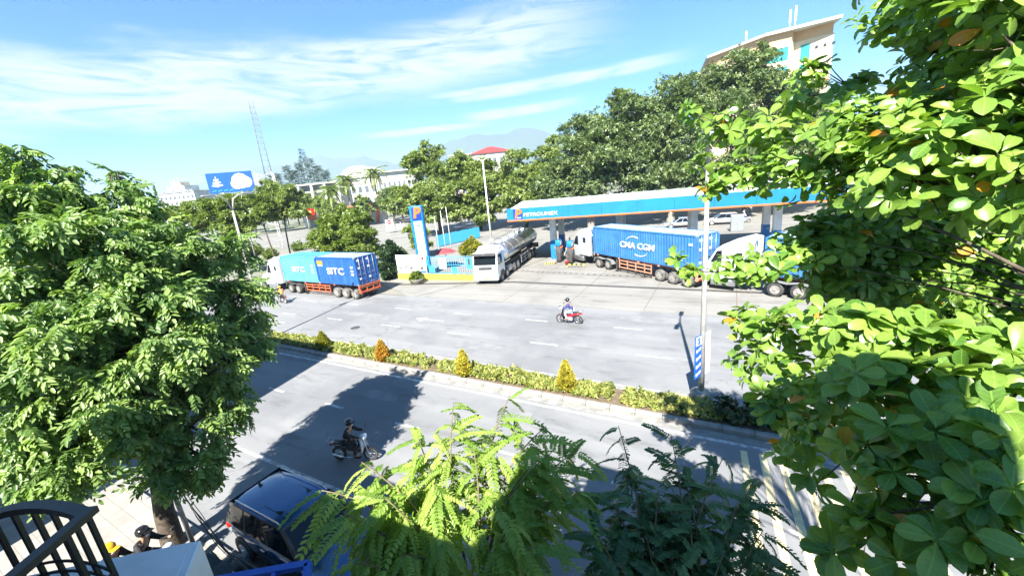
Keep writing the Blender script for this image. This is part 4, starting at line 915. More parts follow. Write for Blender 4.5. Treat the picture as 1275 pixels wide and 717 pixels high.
def tanker():
    fr, re = Vector((-2.35, 36.6, .004)), Vector((3.2, 52.2, .004)); d = re-fr; yaw = math.atan2(d.y, d.x)
    t = empty('tanker_truck', fr, yaw, 'white cab-over tanker truck with a polished steel tank leaving the filling station', 'truck'); h = 1.24
    # x runs to the rear; front face at x=0, y from -h to h
    def prof(name, poly, y0, y1, m, par=t, bev=.07):
        o = MB().prism(poly, y0, y1, 'XZ').build(name, m, par); b = o.modifiers.new('bevel', 'BEVEL'); b.width = bev; b.segments = 3; b.limit_method = 'ANGLE'; return o
    cab = prof('cab', [(0, .55), (2.15, .9), (2.15, 2.95), (1.5, 3.08), (.32, 2.98), (.05, 1.85)], -h, h, 'cab_white')
    MB().add([(.045, -h+.12, 1.9), (.045, h-.12, 1.9), (.30, h-.16, 2.85), (.30, -h+.16, 2.85)], [(0, 3, 2, 1)]).build('windscreen', 'glass', cab).location = (-.025, 0, 0)
    prof('sun_visor', [(.18, 2.86), (.34, 2.97), (-.12, 2.86), (-.14, 2.80)], -h+.1, h-.1, 'chassis_dark', cab, .01)
    g = MB(); [g.bb(.0, .035, -.7, .7, 1.45+.10*i, 1.50+.10*i) for i in range(3)]; g.build('grille', 'chassis_dark', cab).location = (-.02, 0, 0)
    prof('bumper', [(-.12, .42), (.4, .42), (.4, .85), (-.06, .85)], -h, h, 'cab_white')
    MB().bb(-.13, -.1, -.25, .25, .52, .66).build('number_plate', 'yellow_paint', t)
    prof('roof_deflector', [(.7, 3.03), (2.1, 3.03), (2.1, 3.45), (1.6, 3.42)], -h+.15, h-.15, 'cab_white', cab)
    for s in (-1, 1):
        MB().rbox((-.03, s*.92, .98), (.1, .42, .2), .04).build('headlight', 'lamp_clear', t)
        MB().prism([(.35, 1.85), (1.5, 1.85), (1.5, 2.75), (.5, 2.75)], s*h, s*(h+.01), 'XZ').build('door_window', 'glass', cab)
        m = MB().tube([(.2, s*h, 2.75), (-.05, s*(h+.28), 2.7)], .02, 5); m.rbox((-.06, s*(h+.3), 2.3), (.09, .2, .65), .04); m.build('mirror', 'chassis_dark', t)
        prof('wheel_arch', [(.55, .62), (.75, 1.12), (1.25, 1.22), (1.75, 1.12), (1.95, .62)], s*h-.02 if s > 0 else -h-.03, s*h+.03 if s > 0 else -h+.02, 'chassis_dark', t, .01)
        for x, du in ((1.25, 0), (2.75, 0), (5.2, 1), (6.5, 1), (11.2, 1), (12.5, 1), (13.8, 1)): wheel(t, x, s*(h-.17), .5, .32, s, 'tyre_dusty' if du else 'rubber')
        g = MB(); [g.bb(7.5, 10.3, s*h-.05, s*h, z, z+.08) for z in (.5, .85, 1.15)]; [g.bb(x, x+.07, s*h-.055, s*h+.005, .45, 1.3) for x in (7.5, 8.9, 10.22)]; g.build('side_guard', 'galv', t)
        MB().bb(7.2, 15.2, s*(h-.02), s*(h-.08), 1.25, 1.42).build('side_skirt', 'chassis_dark', t)
        MB().rbox((3.9, s*(h-.3), .75), (1.1, .55, .55), .08).build('fuel_tank', 'steel', t)
        MB().bb(15.3, 15.33, s*.8, s*1.1, .9, 1.05).build('tail_light', 'lamp_red', t)
    f = MB(); [f.bb(.6, 15.2, y-.08, y+.08, .8, 1.15) for y in (-.45, .45)]; f.bb(15.1, 15.3, -h, h, .8, 1.35); [f.tube([(x, -h+.2, .5), (x, h-.2, .5)], .08, 8) for x in (1.25, 2.75, 5.2, 6.5, 11.2, 12.5, 13.8)]; f.build('frame', 'chassis_dark', t)
    rings = []; zc = 2.33
    for x, k in ((3.35, .55), (3.42, .8), (3.6, .97), (3.8, 1.), (15.0, 1.), (15.2, .97), (15.36, .8), (15.42, .55)):
        rings.append([Vector((x, 1.22*k*math.cos(a), zc+1.0*k*math.sin(a))) for a in [2*math.pi*q/28 for q in range(28)]])
    tank = MB().loft(rings).build('tank', 'tank_steel', t)
    for x in (5.2, 7.6, 9.9, 12.3, 14.2):
        MB().loft([[Vector((x+dx, 1.235*math.cos(a), zc+1.015*math.sin(a))) for a in [2*math.pi*q/28 for q in range(28)]] for dx in (0, .06)]).build('tank_band', 'galv', tank)
    for x in (4.4, 6.4, 8.7, 11.1, 13.3):
        MB().lathe([(.34, 3.28), (.34, 3.46), (.28, 3.5), (.1, 3.54)], (x, 0, 0), 'Z', 14).build('manhole', 'cab_white', tank)
    w_ = MB(); [w_.bb(3.8, 15., y, y+.06, 3.42, 3.48) for y in (-.75, .7)]; [w_.bb(x, x+.04, y, y+.05, 3.1, 3.43) for x in range(4, 16, 2) for y in (-.745, .7)]; w_.build('catwalk_rail', 'cab_white', tank)
    l = MB(); [l.tube([(3.3, y, 1.3), (3.3, y, 3.5)], .02, 6) for y in (h-.45, h-.1)]; [l.tube([(3.3, h-.45, z), (3.3, h-.1, z)], .015, 5) for z in (1.5, 1.8, 2.1, 2.4, 2.7, 3., 3.3)]; l.build('ladder', 'cab_white', t)
    letter('lettering', 'A.A.', .42, MATS['lamp_red'], tank, (5.6, 1.235, 2.42), (-1, 0, 0), (0, 0, 1))
    MB().add([(3.9, 1.228, 2.05), (9.3, 1.228, 2.05), (9.3, 1.222, 2.10), (3.9, 1.222, 2.10)], [(0, 1, 2, 3)]).build('stripe', 'lamp_red', tank)
    return t
tanker()

# ---------------------------------------------------------------- cars
def car(origin, yaw, label, paint, L=4.6, Wd=1.84, H=1.62, suv=True, name='parked_car', rails=False, group=None):
    """x is forward; body lofted from cross sections, glasshouse with separate panes"""
    root = empty(name, origin, yaw, label, 'car', group); a = L/2; w2 = Wd/2; H0 = .98 if suv else .86
    st = [(-a, .55, .80, .70), (-a+.08, .42, H0-.02, .88), (-a+.5, .30, H0+.02, .97), (-a+1.2, .26, H0+.02, 1.), (0, .25, H0, 1.), (a-1.5, .26, H0-.02, 1.), (a-1.15, .28, H0-.05, .99), (a-.55, .30, H0-.14, .95), (a-.14, .36, H0-.24, .86), (a, .46, H0-.36, .70)]
    rings = []
    for x, zb, zt, kw in st:
        w_ = w2*kw; zm = zb+(zt-zb)*.55
        half = [(0, zb), (w_*.86, zb), (w_*.98, zb+.12), (w_, zm), (w_*.985, zt-.12), (w_*.93, zt-.02), (w_*.6, zt+.03), (0, zt+.045)]
        rings.append([Vector((x, y, z)) for y, z in half]+[Vector((x, -y, z)) for y, z in reversed(half[1:-1])])
    body = MB().loft(rings).build('body', paint, root)
    sb = body.modifiers.new('smooth', 'SUBSURF'); sb.levels = 1; sb.render_levels = 1
    # glasshouse
    xr0, xr1 = (-a+.32, a-2.05) if suv else (-a+.95, a-2.15); xb0, xb1 = (-a+.06, a-1.22) if suv else (-a+.35, a-1.3)
    wr, wb = w2*.76, w2*.93; zr, zb = H-.03, H0-.02
    def gh(k, t):                                               # k 0..1 rear to front, t 0 belt .. 1 roof
        return (xb0+(xb1-xb0)*k)*(1-t)+(xr0+(xr1-xr0)*k)*t, wb*(1-t)+wr*t, zb*(1-t)+zr*t
    def P(k, t, s, out=0.):
        x, y, z = gh(k, t); return Vector((x, s*(y+out), z))
    roof = MB(); rr_ = []
    for k, dz in ((0, -.05), (.08, 0), (.35, .03), (.7, .03), (.94, 0), (1, -.05)):
        x = xr0+(xr1-xr0)*k; rr_.append([Vector((x, y*wr*1.02, zr+dz-.03+(.05 if abs(y) < .8 else .015 if abs(y) < 1 else -.015))) for y in (-1, -.85, -.45, 0, .45, .85, 1)])
    roof.loft(rr_, False, True, False); roof.build('roof', paint, root)
    gl = MB()
    for s in (-1, 1): gl.add([P(.0, 0, s), P(1, 0, s), P(1, 1, s), P(.0, 1, s)], [(0, 1, 2, 3)])
    gl.add([P(1, 0, 1), P(1, 0, -1), P(1, 1, -1), P(1, 1, 1)], [(0, 1, 2, 3)]); gl.add([P(0, 0, 1), P(0, 0, -1), P(0, 1, -1), P(0, 1, 1)], [(0, 1, 2, 3)])
    gl.build('pillars', paint if not suv else 'chassis_dark', root)
    for s in (-1, 1):
        for k0, k1 in ((.06, .27), (.30, .58), (.61, .93)):
            MB().add([P(k0, .06, s, .012), P(k1, .06, s, .012), P(min(k1, .99), .93, s, .012), P(k0, .93, s, .012)], [(0, 1, 2, 3)]).build('side_window', 'glass', root)
        m = MB().rbox((xb1-.25, s*(w2+.08), H0+.06), (.14, .2, .15), .05); m.build('mirror', paint, root)
        for x in (-.45, .55): MB().rbox((x, s*(w2+.002), H0-.16), (.2, .03, .035), .012).build('door_handle', 'chrome', body)
        MB().bb(-.9, 1.1, s*(w2-.02), s*(w2+.012), .38, .46).build('side_sill', 'chassis_dark', body)
        for x in (-a+.86, a-.92):
            wheel(root, x, s*(w2-.1), .345, .23, s, 'rubber', 'cab_silver')
            MB().lathe([(.40, s*(w2-.06)), (.41, s*(w2+.006)), (.34, s*(w2+.004))], (x, 0, .35), 'Y', 18, False).build('wheel_arch', 'chassis_dark', body)
        MB().rbox((a-.16, s*w2*.68, H0-.33), (.28, .42, .15), .06, -s*.35).build('headlight', 'lamp_clear', root)
        MB().rbox((-a+.1, s*w2*.76, H0-.14), (.16, .32, .22), .05, s*.3).build('tail_light', 'lamp_red', root)
        if rails: MB().tube([(xr0+.1, s*wr*.93, zr), (xr0+.25, s*wr*.93, zr+.07), (xr1-.25, s*wr*.93, zr+.07), (xr1-.1, s*wr*.93, zr)], .016, 6).build('roof_rail', 'chrome', root)
    def face(k, nm, o):
        q = [P(k, .08, 1)*1, P(k, .08, -1)*1, P(k, .94, -1)*1, P(k, .94, 1)*1]
        for v in q: v.y *= .92; v.x += o; v.z += .012
        MB().add(q, [(0, 1, 2, 3)]).build(nm, 'glass', root)
    face(1, 'windscreen', .014); face(0, 'rear_window', -.014)
    g = MB(); [g.box((a-.015, 0, z), (.05, .9, .03)) for z in (.52, .58, .64)]; g.build('grille', 'chassis_dark', body)
    MB().box((a+.02, 0, .42), (.02, .42, .12)).build('number_plate', 'white_paint', body)
    if rails:
        MB().rbox((xr0+1.55, 0, zr+.027), (.75, .92, .02), .008).build('sunroof', 'glass', root)
        m = MB().prism([(xr0+.15, zr+.015), (xr0+.36, zr+.03), (xr0+.14, zr+.11)], -.02, .02, 'XZ'); m.build('antenna_fin', 'chassis_dark', root)
        w_ = MB(); [w_.tube([P(1, .1, 1)+Vector((.03, -.75-q*.6, .02)), P(1, .1, 1)+Vector((-.05, -.35-q*.6, .28))], .01, 4) for q in (0, .9)]; w_.build('wiper', 'chassis_dark', root)
    return root
car(RD(-9.75, 4.62, 0), RA, 'dark blue sport utility car with sunroof parked at the near kerb', 'car_dark', 4.75, 1.88, 1.62, True, rails=True)
car(G(846, 283), math.radians(165), 'silver saloon car parked beyond the canopy', 'car_silver', 4.5, 1.8, 1.46, False)
car(G(898, 279), math.radians(160), 'white car parked beyond the canopy beside a grey cabinet', 'car_white', 4.6, 1.82, 1.6, True)

# ---------------------------------------------------------------- scooters and people
def scooter_mesh(root, body='scooter_red', shield='scooter_black', rack=True):
    """x forward, origin on the ground midway between the wheels"""
    for x in (-.62, .62):
        t = MB().lathe([(.20, -.035), (.255, -.045), (.285, -.02), (.285, .02), (.255, .045), (.20, .035)], (0, 0, 0), 'Y', 18, False).build('wheel', 'rubber', root, (x, 0, .285))
        m = MB(); m.lathe([(.20, -.03), (.205, 0), (.20, .03), (.185, .03), (.185, -.03)], (0, 0, 0), 'Y', 18, False); m.lathe([(.05, -.06), (.05, .06)], (0, 0, 0), 'Y', 8)
        for k in range(6): m.tube([(.05*math.cos(k*1.05), 0, .05*math.sin(k*1.05)), (.19*math.cos(k*1.05), 0, .19*math.sin(k*1.05))], .012, 4)
        m.build('rim', 'steel', t)
    MB().loft([[Vector((x, y*w_, z+q)) for y, q in ((-1, 0), (-.7, h_), (.7, h_), (1, 0), (.6, -h_), (-.6, -h_))] for x, z, w_, h_ in ((-.85, .72, .05, .04), (-.6, .66, .13, .09), (-.3, .6, .15, .12), (0, .52, .14, .1), (.2, .42, .1, .07))]).build('body', body, root)
    MB().loft([[Vector((x, y*w_, z)) for y in (-1, -.5, 0, .5, 1)]+[Vector((x-.05, y*w_*.9, z-.02)) for y in (1, .5, 0, -.5, -1)] for x, z, w_ in ((.36, .35, .12), (.44, .55, .2), (.42, .78, .17), (.38, .98, .13), (.40, 1.06, .09))]).build('leg_shield', shield, root)
    MB().rbox((.47, 0, .98), (.18, .26, .18), .06).build('headlight', 'lamp_clear', root)
    MB().loft([[Vector((x, y*w_, z+(0 if abs(y) < 1 else -.05))) for y in (-1, -.6, .6, 1)] for x, z, w_ in ((-.72, .80, .09), (-.5, .79, .14), (-.2, .775, .14), (.05, .74, .1), (.1, .70, .08))], False, True, False).build('seat', 'seat_black', root)
    h = MB(); h.tube([(.36, -.34, 1.03), (.42, -.18, 1.05), (.42, .18, 1.05), (.36, .34, 1.03)], .016, 6); h.build('handlebar', 'chassis_dark', root)
    for s in (-1, 1):
        MB().tube([(.4, s*.24, 1.06), (.44, s*.32, 1.22)], .008, 4).rbox((.44, s*.34, 1.26), (.03, .12, .08), .015).build('mirror', 'chassis_dark', root)
        MB().tube([(.44, s*.07, .95), (.62, s*.07, .29)], .02, 6).build('fork', 'steel', root)
    MB().loft([[Vector((.62+.31*math.cos(a), y*.06, .285+.31*math.sin(a))) for y in (-1, 1)] for a in [math.radians(q) for q in (20, 50, 80, 110, 140)]], False, True, False).build('front_mudguard', body, root)
    MB().tube([(.1, -.12, .22), (-.3, -.15, .22), (-.8, -.16, .34)], [.025, .03, .055], 8).build('exhaust', 'chrome', root)
    MB().rbox((-.05, 0, .30), (.42, .24, .26), .06).build('engine', 'galv', root)
    MB().rbox((-.86, 0, .68), (.06, .16, .08), .02).build('tail_light', 'lamp_red', root)
    if rack: m = MB(); [m.tube([(-.5, s*.1, .82), (-.95, s*.12, .86)], .012, 5) for s in (-1, 1)]; m.tube([(-.95, -.12, .86), (-.95, .12, .86)], .012, 5); m.build('rear_rack', 'steel', root)
    MB().tube([(.0, .1, .2), (-.05, .28, .02)], .012, 5).build('side_stand', 'chassis_dark', root)
def skin(name, parent, joints, bones, m, lev=1):
    """one continuous surface grown round connected joints"""
    me = bpy.data.meshes.new(name); names = list(joints); me.from_pydata([joints[k][:3] for k in names], [(names.index(a), names.index(b)) for a, b in bones], [])
    o = link(name, me, parent); o.modifiers.new('skin', 'SKIN'); sub = o.modifiers.new('sub', 'SUBSURF'); sub.levels = sub.render_levels = lev
    if not me.skin_vertices: me.attributes  # layer is made with the modifier
    lay = me.skin_vertices[0].data if len(me.skin_vertices) else None
    if lay is None:
        bm = bmesh.new(); bm.from_mesh(me); bm.verts.layers.skin.verify(); bm.to_mesh(me); bm.free(); lay = me.skin_vertices[0].data
    for i, k in enumerate(names):
        r = joints[k][3]; lay[i].radius = r if isinstance(r, tuple) else (r, r); lay[i].use_root = (i == 0)
    o.modifiers['skin'].use_smooth_shade = True; me.materials.append(MATS[m]); return o
def rider(origin, yaw, label, top, trousers, helmet, z0=.0, group=None, scale=1., lean=.12, skinm='skin'):
    """person sitting astride: x forward, hips at seat height, hands on the handlebar, feet on the pegs"""
    p = empty('person', Vector(origin)+Vector((0, 0, z0)), yaw, label, 'person', group); p.scale = (scale,)*3
    J = {'pelvis': (-.22, 0, .86, (.15, .12)), 'waist': (-.19, 0, 1.02, (.13, .11)), 'chest': (-.10+lean*.3, 0, 1.24, (.16, .12)), 'neck': (-.03+lean*.4, 0, 1.41, .055), 'head': (-.01+lean*.5, 0, 1.50, .085), 'crown': (-.01+lean*.5, 0, 1.60, .085)}
    B = [('pelvis', 'waist'), ('waist', 'chest'), ('chest', 'neck'), ('neck', 'head'), ('head', 'crown')]
    for s, q in ((-1, 'r'), (1, 'l')):
        J.update({'sh'+q: (-.08+lean*.3, s*.19, 1.33, .06), 'el'+q: (.10, s*.27, 1.10, .045), 'wr'+q: (.33, s*.29, 1.07, .03), 'hand'+q: (.40, s*.29, 1.06, .035),
                  'hip'+q: (-.18, s*.10, .84, .10), 'knee'+q: (.22, s*.17, .76, .07), 'ank'+q: (.10, s*.16, .32, .045), 'toe'+q: (.27, s*.17, .27, .04)})
        B += [('chest', 'sh'+q), ('sh'+q, 'el'+q), ('el'+q, 'wr'+q), ('wr'+q, 'hand'+q), ('pelvis', 'hip'+q), ('hip'+q, 'knee'+q), ('knee'+q, 'ank'+q), ('ank'+q, 'toe'+q)]
    skin('body', p, J, B, skinm)
    g = lambda k, d: (*J[k][:3], tuple(x+d for x in J[k][3]) if isinstance(J[k][3], tuple) else J[k][3]+d)
    kt = ['pelvis', 'waist', 'chest', 'shr', 'elr', 'wrr', 'shl', 'ell', 'wrl']
    skin('jacket', p, {k: g(k, .022) for k in kt}, [b for b in B if b[0] in kt and b[1] in kt], top)
    kl = ['pelvis', 'hipr', 'kneer', 'ankr', 'hipl', 'kneel', 'ankl']
    skin('trousers', p, {k: g(k, .02) for k in kl}, [b for b in B if b[0] in kl and b[1] in kl], trousers)
    hx, hz = J['head'][0], 1.575
    MB().lathe([(.125, -.06), (.142, .0), (.138, .06), (.10, .115), (.04, .14)], (hx-.01, 0, hz), 'Z', 16).build('helmet', helmet, p)
    MB().prism([(hx+.1, hz+.0), (hx+.22, hz-.015), (hx+.1, hz+.03)], -.09, .09, 'XZ').build('helmet_peak', helmet, p)
    MB().loft([[Vector((hx+.085+.02*math.cos(a), .05*math.sin(a), 1.475+q)) for a in [k*.9 for k in range(7)]] for q in (-.03, .02)]).build('face_mask', 'cloth_white', p)
    for s in (-1, 1): MB().rbox((.2, s*.17, .25), (.26, .09, .08), .03).build('shoe', 'cloth_black', p)
    return p
def scooter(origin, yaw, label, group=None, **kw):
    r = empty('motor_scooter', origin, yaw, label, 'scooter', group); scooter_mesh(r, **kw); return r
b1 = G(709, 402); y1 = RA+math.pi
scooter(b1, y1, 'red and black scooter being ridden along the far lanes', body='scooter_red')
rider(b1, y1, 'person in pale jacket and dark vest riding the red scooter', 'cloth_navy', 'cloth_pale', 'helmet_black')
b2 = G(444, 572); y2 = RA+.35
scooter(b2, y2, 'black scooter ridden through the tree shade on the near lanes', body='scooter_black', shield='scooter_white')
rider(b2, y2, 'person in black riding the scooter through the tree shade', 'cloth_black', 'cloth_black', 'helmet_black')
b3 = G(353, 377); y3 = RA+math.pi-.15
scooter(b3, y3, 'small scooter riding beside the container truck', body='scooter_black')
rider(b3, y3, 'person in an orange jacket riding beside the container truck', 'cloth_orange', 'cloth_grey', 'helmet_yellow')
for (hx, hy, yw, hm, lb, sl, tr) in ((176, 658, .55, 'helmet_black', 'person in a black hooded jacket sitting on a scooter on the near sidewalk', 'black scooter standing on the near sidewalk under the person in black', 'cloth_black'),
                             (134, 679, .35, 'helmet_yellow', 'person in dark clothes and yellow helmet sitting on a scooter on the near sidewalk', 'black scooter standing on the near sidewalk under the person with the yellow helmet', 'cloth_grey')):
    h_ = G(hx, hy, 1.80); q_ = Vector((h_.x, h_.y, .14)) - Matrix.Rotation(RA+yw, 3, 'Z') @ Vector((.05, 0, 0))
    scooter(q_, RA+yw, sl, body='scooter_black', shield='scooter_black'); rider(q_, RA+yw, lb, 'cloth_black', tr, hm)
for i, (x, y, lb, tp) in enumerate(((926, 277, 'person in white riding past the parked white car', 'cloth_white'), (1140, 283, 'person in grey riding beyond the canopy end', 'cloth_grey'))):
    p_ = G(x, y); scooter(p_, 2.6, ('silver scooter passing the parked white car', 'white scooter ridden beyond the canopy end')[i], body='scooter_white', shield='scooter_white'); rider(p_, 2.6, lb, tp, 'cloth_navy', 'helmet_white')
proto = scooter(G(478, 272), 1.2, 'parked motorbike in the row under the trees beside the palms', 'motorbikes parked under the trees', body='scooter_black')
for i in range(1, 9):
    c_ = copy_tree(proto); q = G(478+i*4.6, 272-i*.75); c_.location = q; c_.rotation_euler = (0, 0, 1.2+random.uniform(-.2, .2))
# ================================================================ FILLING STATION
cz0, cz1 = 4.95, 6.35
cA, cB = G(632, 277, cz0), G(1031, 252, cz0); cd_ = (cB-cA); cyaw = math.atan2(cd_.y, cd_.x); cL = cd_.length+1.5; cW = 10.5
can = empty('station_canopy', (cA.x, cA.y, 0), cyaw, 'long blue filling station canopy with pale ribbed roof and orange lower edge', 'canopy')
n = 9; seg = cL/n
for i in range(n):
    MB().bb(i*seg+.008, (i+1)*seg-.008, 0, .12, cz0+.2, cz1).build('fascia_panel', 'petrol_blue', can); MB().bb(i*seg+.008, (i+1)*seg-.008, cW-.12, cW, cz0+.2, cz1).build('fascia_panel', 'petrol_blue', can)
for i in range(3):
    for x in (0, cL-.12): MB().bb(x, x+.12, .125+i*3.4, .11+(i+1)*3.4, cz0+.2, cz1).build('fascia_panel', 'petrol_blue', can)
m = MB(); m.bb(-.02, cL+.02, -.03, .13, cz0+.06, cz0+.195); m.bb(-.02, cL+.02, cW-.13, cW+.03, cz0, cz0+.195); m.bb(-.02, .13, .14, cW-.14, cz0, cz0+.195); m.bb(cL-.13, cL+.02, .14, cW-.14, cz0, cz0+.195); m.build('orange_trim', 'petrol_orange', can)
MB().bb(.14, cL-.14, .14, cW-.14, cz0+.06, cz0+.12).build('ceiling', 'white_wall', can)
for side in (0, 1):                                            # ribbed roof sheets either side of the ridge
    k = 26; d = (cL-.3)/k; ym = cW*.5; y0 = .13 if side == 0 else cW-.13
    for i in range(k):
        x = .15+i*d; mb = MB()
        mb.add([(x, y0, cz1-.12), (x+d*.9, y0, cz1-.12), (x+d*.9, ym, cz1+.42), (x, ym, cz1+.42), (x+d*.9, y0, cz1-.06), (x+d, y0, cz1-.06), (x+d, ym, cz1+.48), (x+d*.9, ym, cz1+.48)], [(0, 1, 2, 3), (4, 5, 6, 7), (1, 4, 7, 2)])
        mb.build('roof_sheet', 'canopy_roof', can)
for x in (.15, cL-.15): MB().add([(x, .13, cz1-.12), (x, cW-.13, cz1-.12), (x, cW/2, cz1+.42)], [(0, 1, 2)]).build('gable', 'canopy_roof', can)
for x in (4.2, 11.5, 18.8, 26.):
    if x > cL-1: continue
    for y in (3.2, 7.4):
        c_ = MB().bb(x-.32, x+.32, y-.32, y+.32, 2.3, cz0+.05).build('column', 'white_paint', can); MB().bb(x-.34, x+.34, y-.34, y+.34, 0, 2.3).build('column_cladding', 'petrol_blue', c_)
lg = MB().bb(.75, 1.75, -.035, -.004, cz0+.3, cz1-.08).build('logo_panel', 'petrol_navy', can)
letter('logo_letter', 'P', 1.25, MATS['petrol_orange'], lg, (1.25, -.05, (cz0+cz1)/2+.1), (1, 0, 0), (0, 0, 1))
MB().bb(.9, 1.6, -.042, -.036, cz0+.36, cz0+.46).build('logo_bar', 'white_paint', lg)
letter('lettering', 'PETROLIMEX', .5, MATS['white_paint'], can, (3.75, -.03, cz0+.66), (1, 0, 0), (0, 0, 1))
def C(x, y, z=0): return Vector((cA.x, cA.y, z)) + Matrix.Rotation(cyaw, 3, 'Z') @ Vector((x, y, 0))
def pump(px, py, label, rz):
    p = G(px, py); r = empty('fuel_pump', (p.x, p.y, .16), rz, label, 'fuel pump', 'fuel pumps')
    MB().rbox((0, 0, .85), (.9, .5, 1.7), .05).build('cabinet', 'chassis_dark', r); MB().rbox((0, 0, 2.0), (1.0, .56, .6), .06).build('head', 'petrol_blue', r)
    for s in (-1, 1):
        MB().box((0, s*.29, 2.0), (.7, .02, .34)).build('display', 'banner_white', r); MB().box((0, s*.256, 1.2), (.6, .02, .5)).build('panel', 'petrol_blue', r)
        for x in (-.3, .3):
            MB().tube([(x, s*.28, 1.45), (x*1.5, s*.42, .7), (x*1.2, s*.36, .35), (x, s*.27, 1.1)], .022, 6).build('hose', 'rubber', r); MB().rbox((x, s*.3, 1.5), (.09, .12, .24), .03).build('nozzle', 'petrol_orange', r)
    return r
isl = []
for (x, y, L_) in ((4.2, 3.2, 4.8), (11.5, 3.2, 4.8), (18.8, 3.2, 4.8)):
    p = C(x, y); k = empty('pump_island', (p.x, p.y, 0), cyaw+math.pi/2, ('kerbed pump island beside the exiting tanker', 'kerbed pump island beside the container truck', 'kerbed pump island at the far bay')[len(isl)], 'pump island', 'pump islands'); isl.append(k)
    MB().rbox((0, 0, .07), (L_, 1.2, .16), .06).build('slab', 'concrete', k)
    for i in range(10): MB().bb(-L_/2-.02, -L_/2+.05, -.6+i*.12, -.6+(i+1)*.12-.004, .02, .165).build('kerb_stripe', 'yellow_paint' if i % 2 else 'black_paint', k)
pump(697, 326, 'fuel pump next to the blue canopy column beside the tanker', cyaw+math.pi/2); pump(711, 328, 'fuel pump next to the cab of the container truck', cyaw+math.pi/2)
# red bucket and yellow-black bumper
bk = G(716, 333); b_ = empty('guard_rail', (bk.x, bk.y, 0), cyaw, 'low yellow and black striped guard at the pump island end', 'guard rail')
for i in range(8): MB().tube([(-.9+i*.24, 0, .32), (-.9+(i+1)*.24, 0, .32)], .07, 8).build('stripe', 'yellow_paint' if i % 2 else 'black_paint', b_)
for x in (-.8, .9): MB().tube([(x, 0, 0), (x, 0, .30)], .05, 8).build('post', 'yellow_paint', b_)
bu = G(706, 330); fb = empty('fire_bucket', bu, 0, 'red fire bucket beside the fuel pumps', 'bucket')
MB().lathe([(.16, 0), (.22, .42), (.23, .43)], (0, 0, .0), 'Z', 14).build('pail', 'lamp_red', fb); MB().tube([(-.22, 0, .42), (-.12, 0, .58), (.12, 0, .58), (.22, 0, .42)], .012, 5).build('handle', 'galv', fb)

# tall price sign
tp = G(531, 343); ts = empty('price_sign', (tp.x, tp.y, 0), RA+.14, 'tall blue price sign pylon with orange letter and white price panels', 'sign')
MB().rbox((0, 0, 3.9), (1.55, .5, 7.6), .12).build('pylon', 'petrol_blue', ts); MB().bb(-.9, .9, -.35, .35, 0, .25).build('plinth', 'concrete', ts)
sp = MB().rbox((.12, -.262, 6.85), (1.15, .04, 1.3), .015).build('logo_panel', 'petrol_navy', ts)
letter('logo_letter', 'P', 1.55, MATS['petrol_orange'], sp, (.14, -.29, 6.92), (1, 0, 0), (0, 0, 1)); 
for i in range(5):
    pp = MB().bb(-.38, .62, -.268, -.25, 5.35-i*.78, 6.05-i*.78).build('price_panel', 'banner_white', ts)
    MB().bb(-.2, .46, -.276, -.268, 5.50-i*.78, 5.62-i*.78).build('price_figures', 'petrol_navy', pp); MB().bb(-.2, .2, -.276, -.268, 5.78-i*.78, 5.86-i*.78).build('price_name', 'cloth_grey', pp)
for i in range(4): MB().bb(-.38, .62, -.266, -.25, 1.0+i*.22, 1.14+i*.22).build('louvre', 'banner_cyan', ts)
# banners along the corner, yellow wall
bA, bB = G(497, 347), G(594, 349); bd = (bB-bA); byaw = math.atan2(bd.y, bd.x); bL = bd.length
bw = empty('boundary_wall', (bA.x, bA.y, 0), byaw, 'low yellow wall along the station corner below the banners', 'wall')
MB().bb(0, bL, -.1, .1, 0, .62).build('wall', 'yellow_paint', bw); MB().bb(-.02, bL+.02, -.13, .13, .62, .68).build('coping', 'kerb', bw)
k1 = bL*.40
ba = empty('banner', (bA.x, bA.y, .68), byaw, 'white printed banner stretched above the low yellow wall under the price sign', 'banner')
MB().bb(.05, k1, -.03, .0, .02, 2.0).build('sheet', 'banner_white', ba)
for i in range(5): MB().rbox((.6+i*(k1-1.2)/4, -.036, .55+.1*(i % 2)), (.42, .012, .26), .005).build('picture', ('galv', 'cloth_grey', 'steel', 'pvc_grey', 'chassis_dark')[i], ba)
MB().bb(k1*.3, k1*.7, -.036, -.03, 1.35, 1.43).build('text_line', 'cloth_grey', ba); MB().bb(k1*.72, k1*.98, -.036, -.03, .06, .26).build('text_line', 'banner_blue', ba); MB().lathe([(.16, -.034), (.16, -.04)], (k1-.35, 0, 1.6), 'Y', 14).build('emblem', 'lamp_red', ba)
for x in (.05, k1): MB().tube([(x, .03, 0), (x, .03, 2.05)], .03, 6).build('post', 'galv', ba)
fn = empty('mesh_fence', (bA.x, bA.y, .68), byaw, 'blue mesh fence with pale sheets above the yellow wall beside the tanker', 'fence')
m = MB()
for i in range(22): x = k1+.15+i*(bL-k1-.2)/21; m.tube([(x, 0, 0), (x, 0, 1.8)], .022, 5)
for z in (.05, .9, 1.78): m.tube([(k1+.1, 0, z), (bL, 0, z)], .028, 5)
m.build('bars', 'banner_cyan', fn)
for x0, x1, z0, z1, mm in ((k1+.3, k1+1.1, .1, .8, 'banner_cyan'), (k1+1.7, k1+2.6, .5, 1.6, 'banner_white'), (k1+3.2, k1+3.9, .1, .7, 'banner_cyan'), (bL-1.0, bL-.3, .5, 1.6, 'banner_cyan')):
    MB().bb(x0, x1, -.045, -.03, z0, z1).build('sheet', mm, fn)
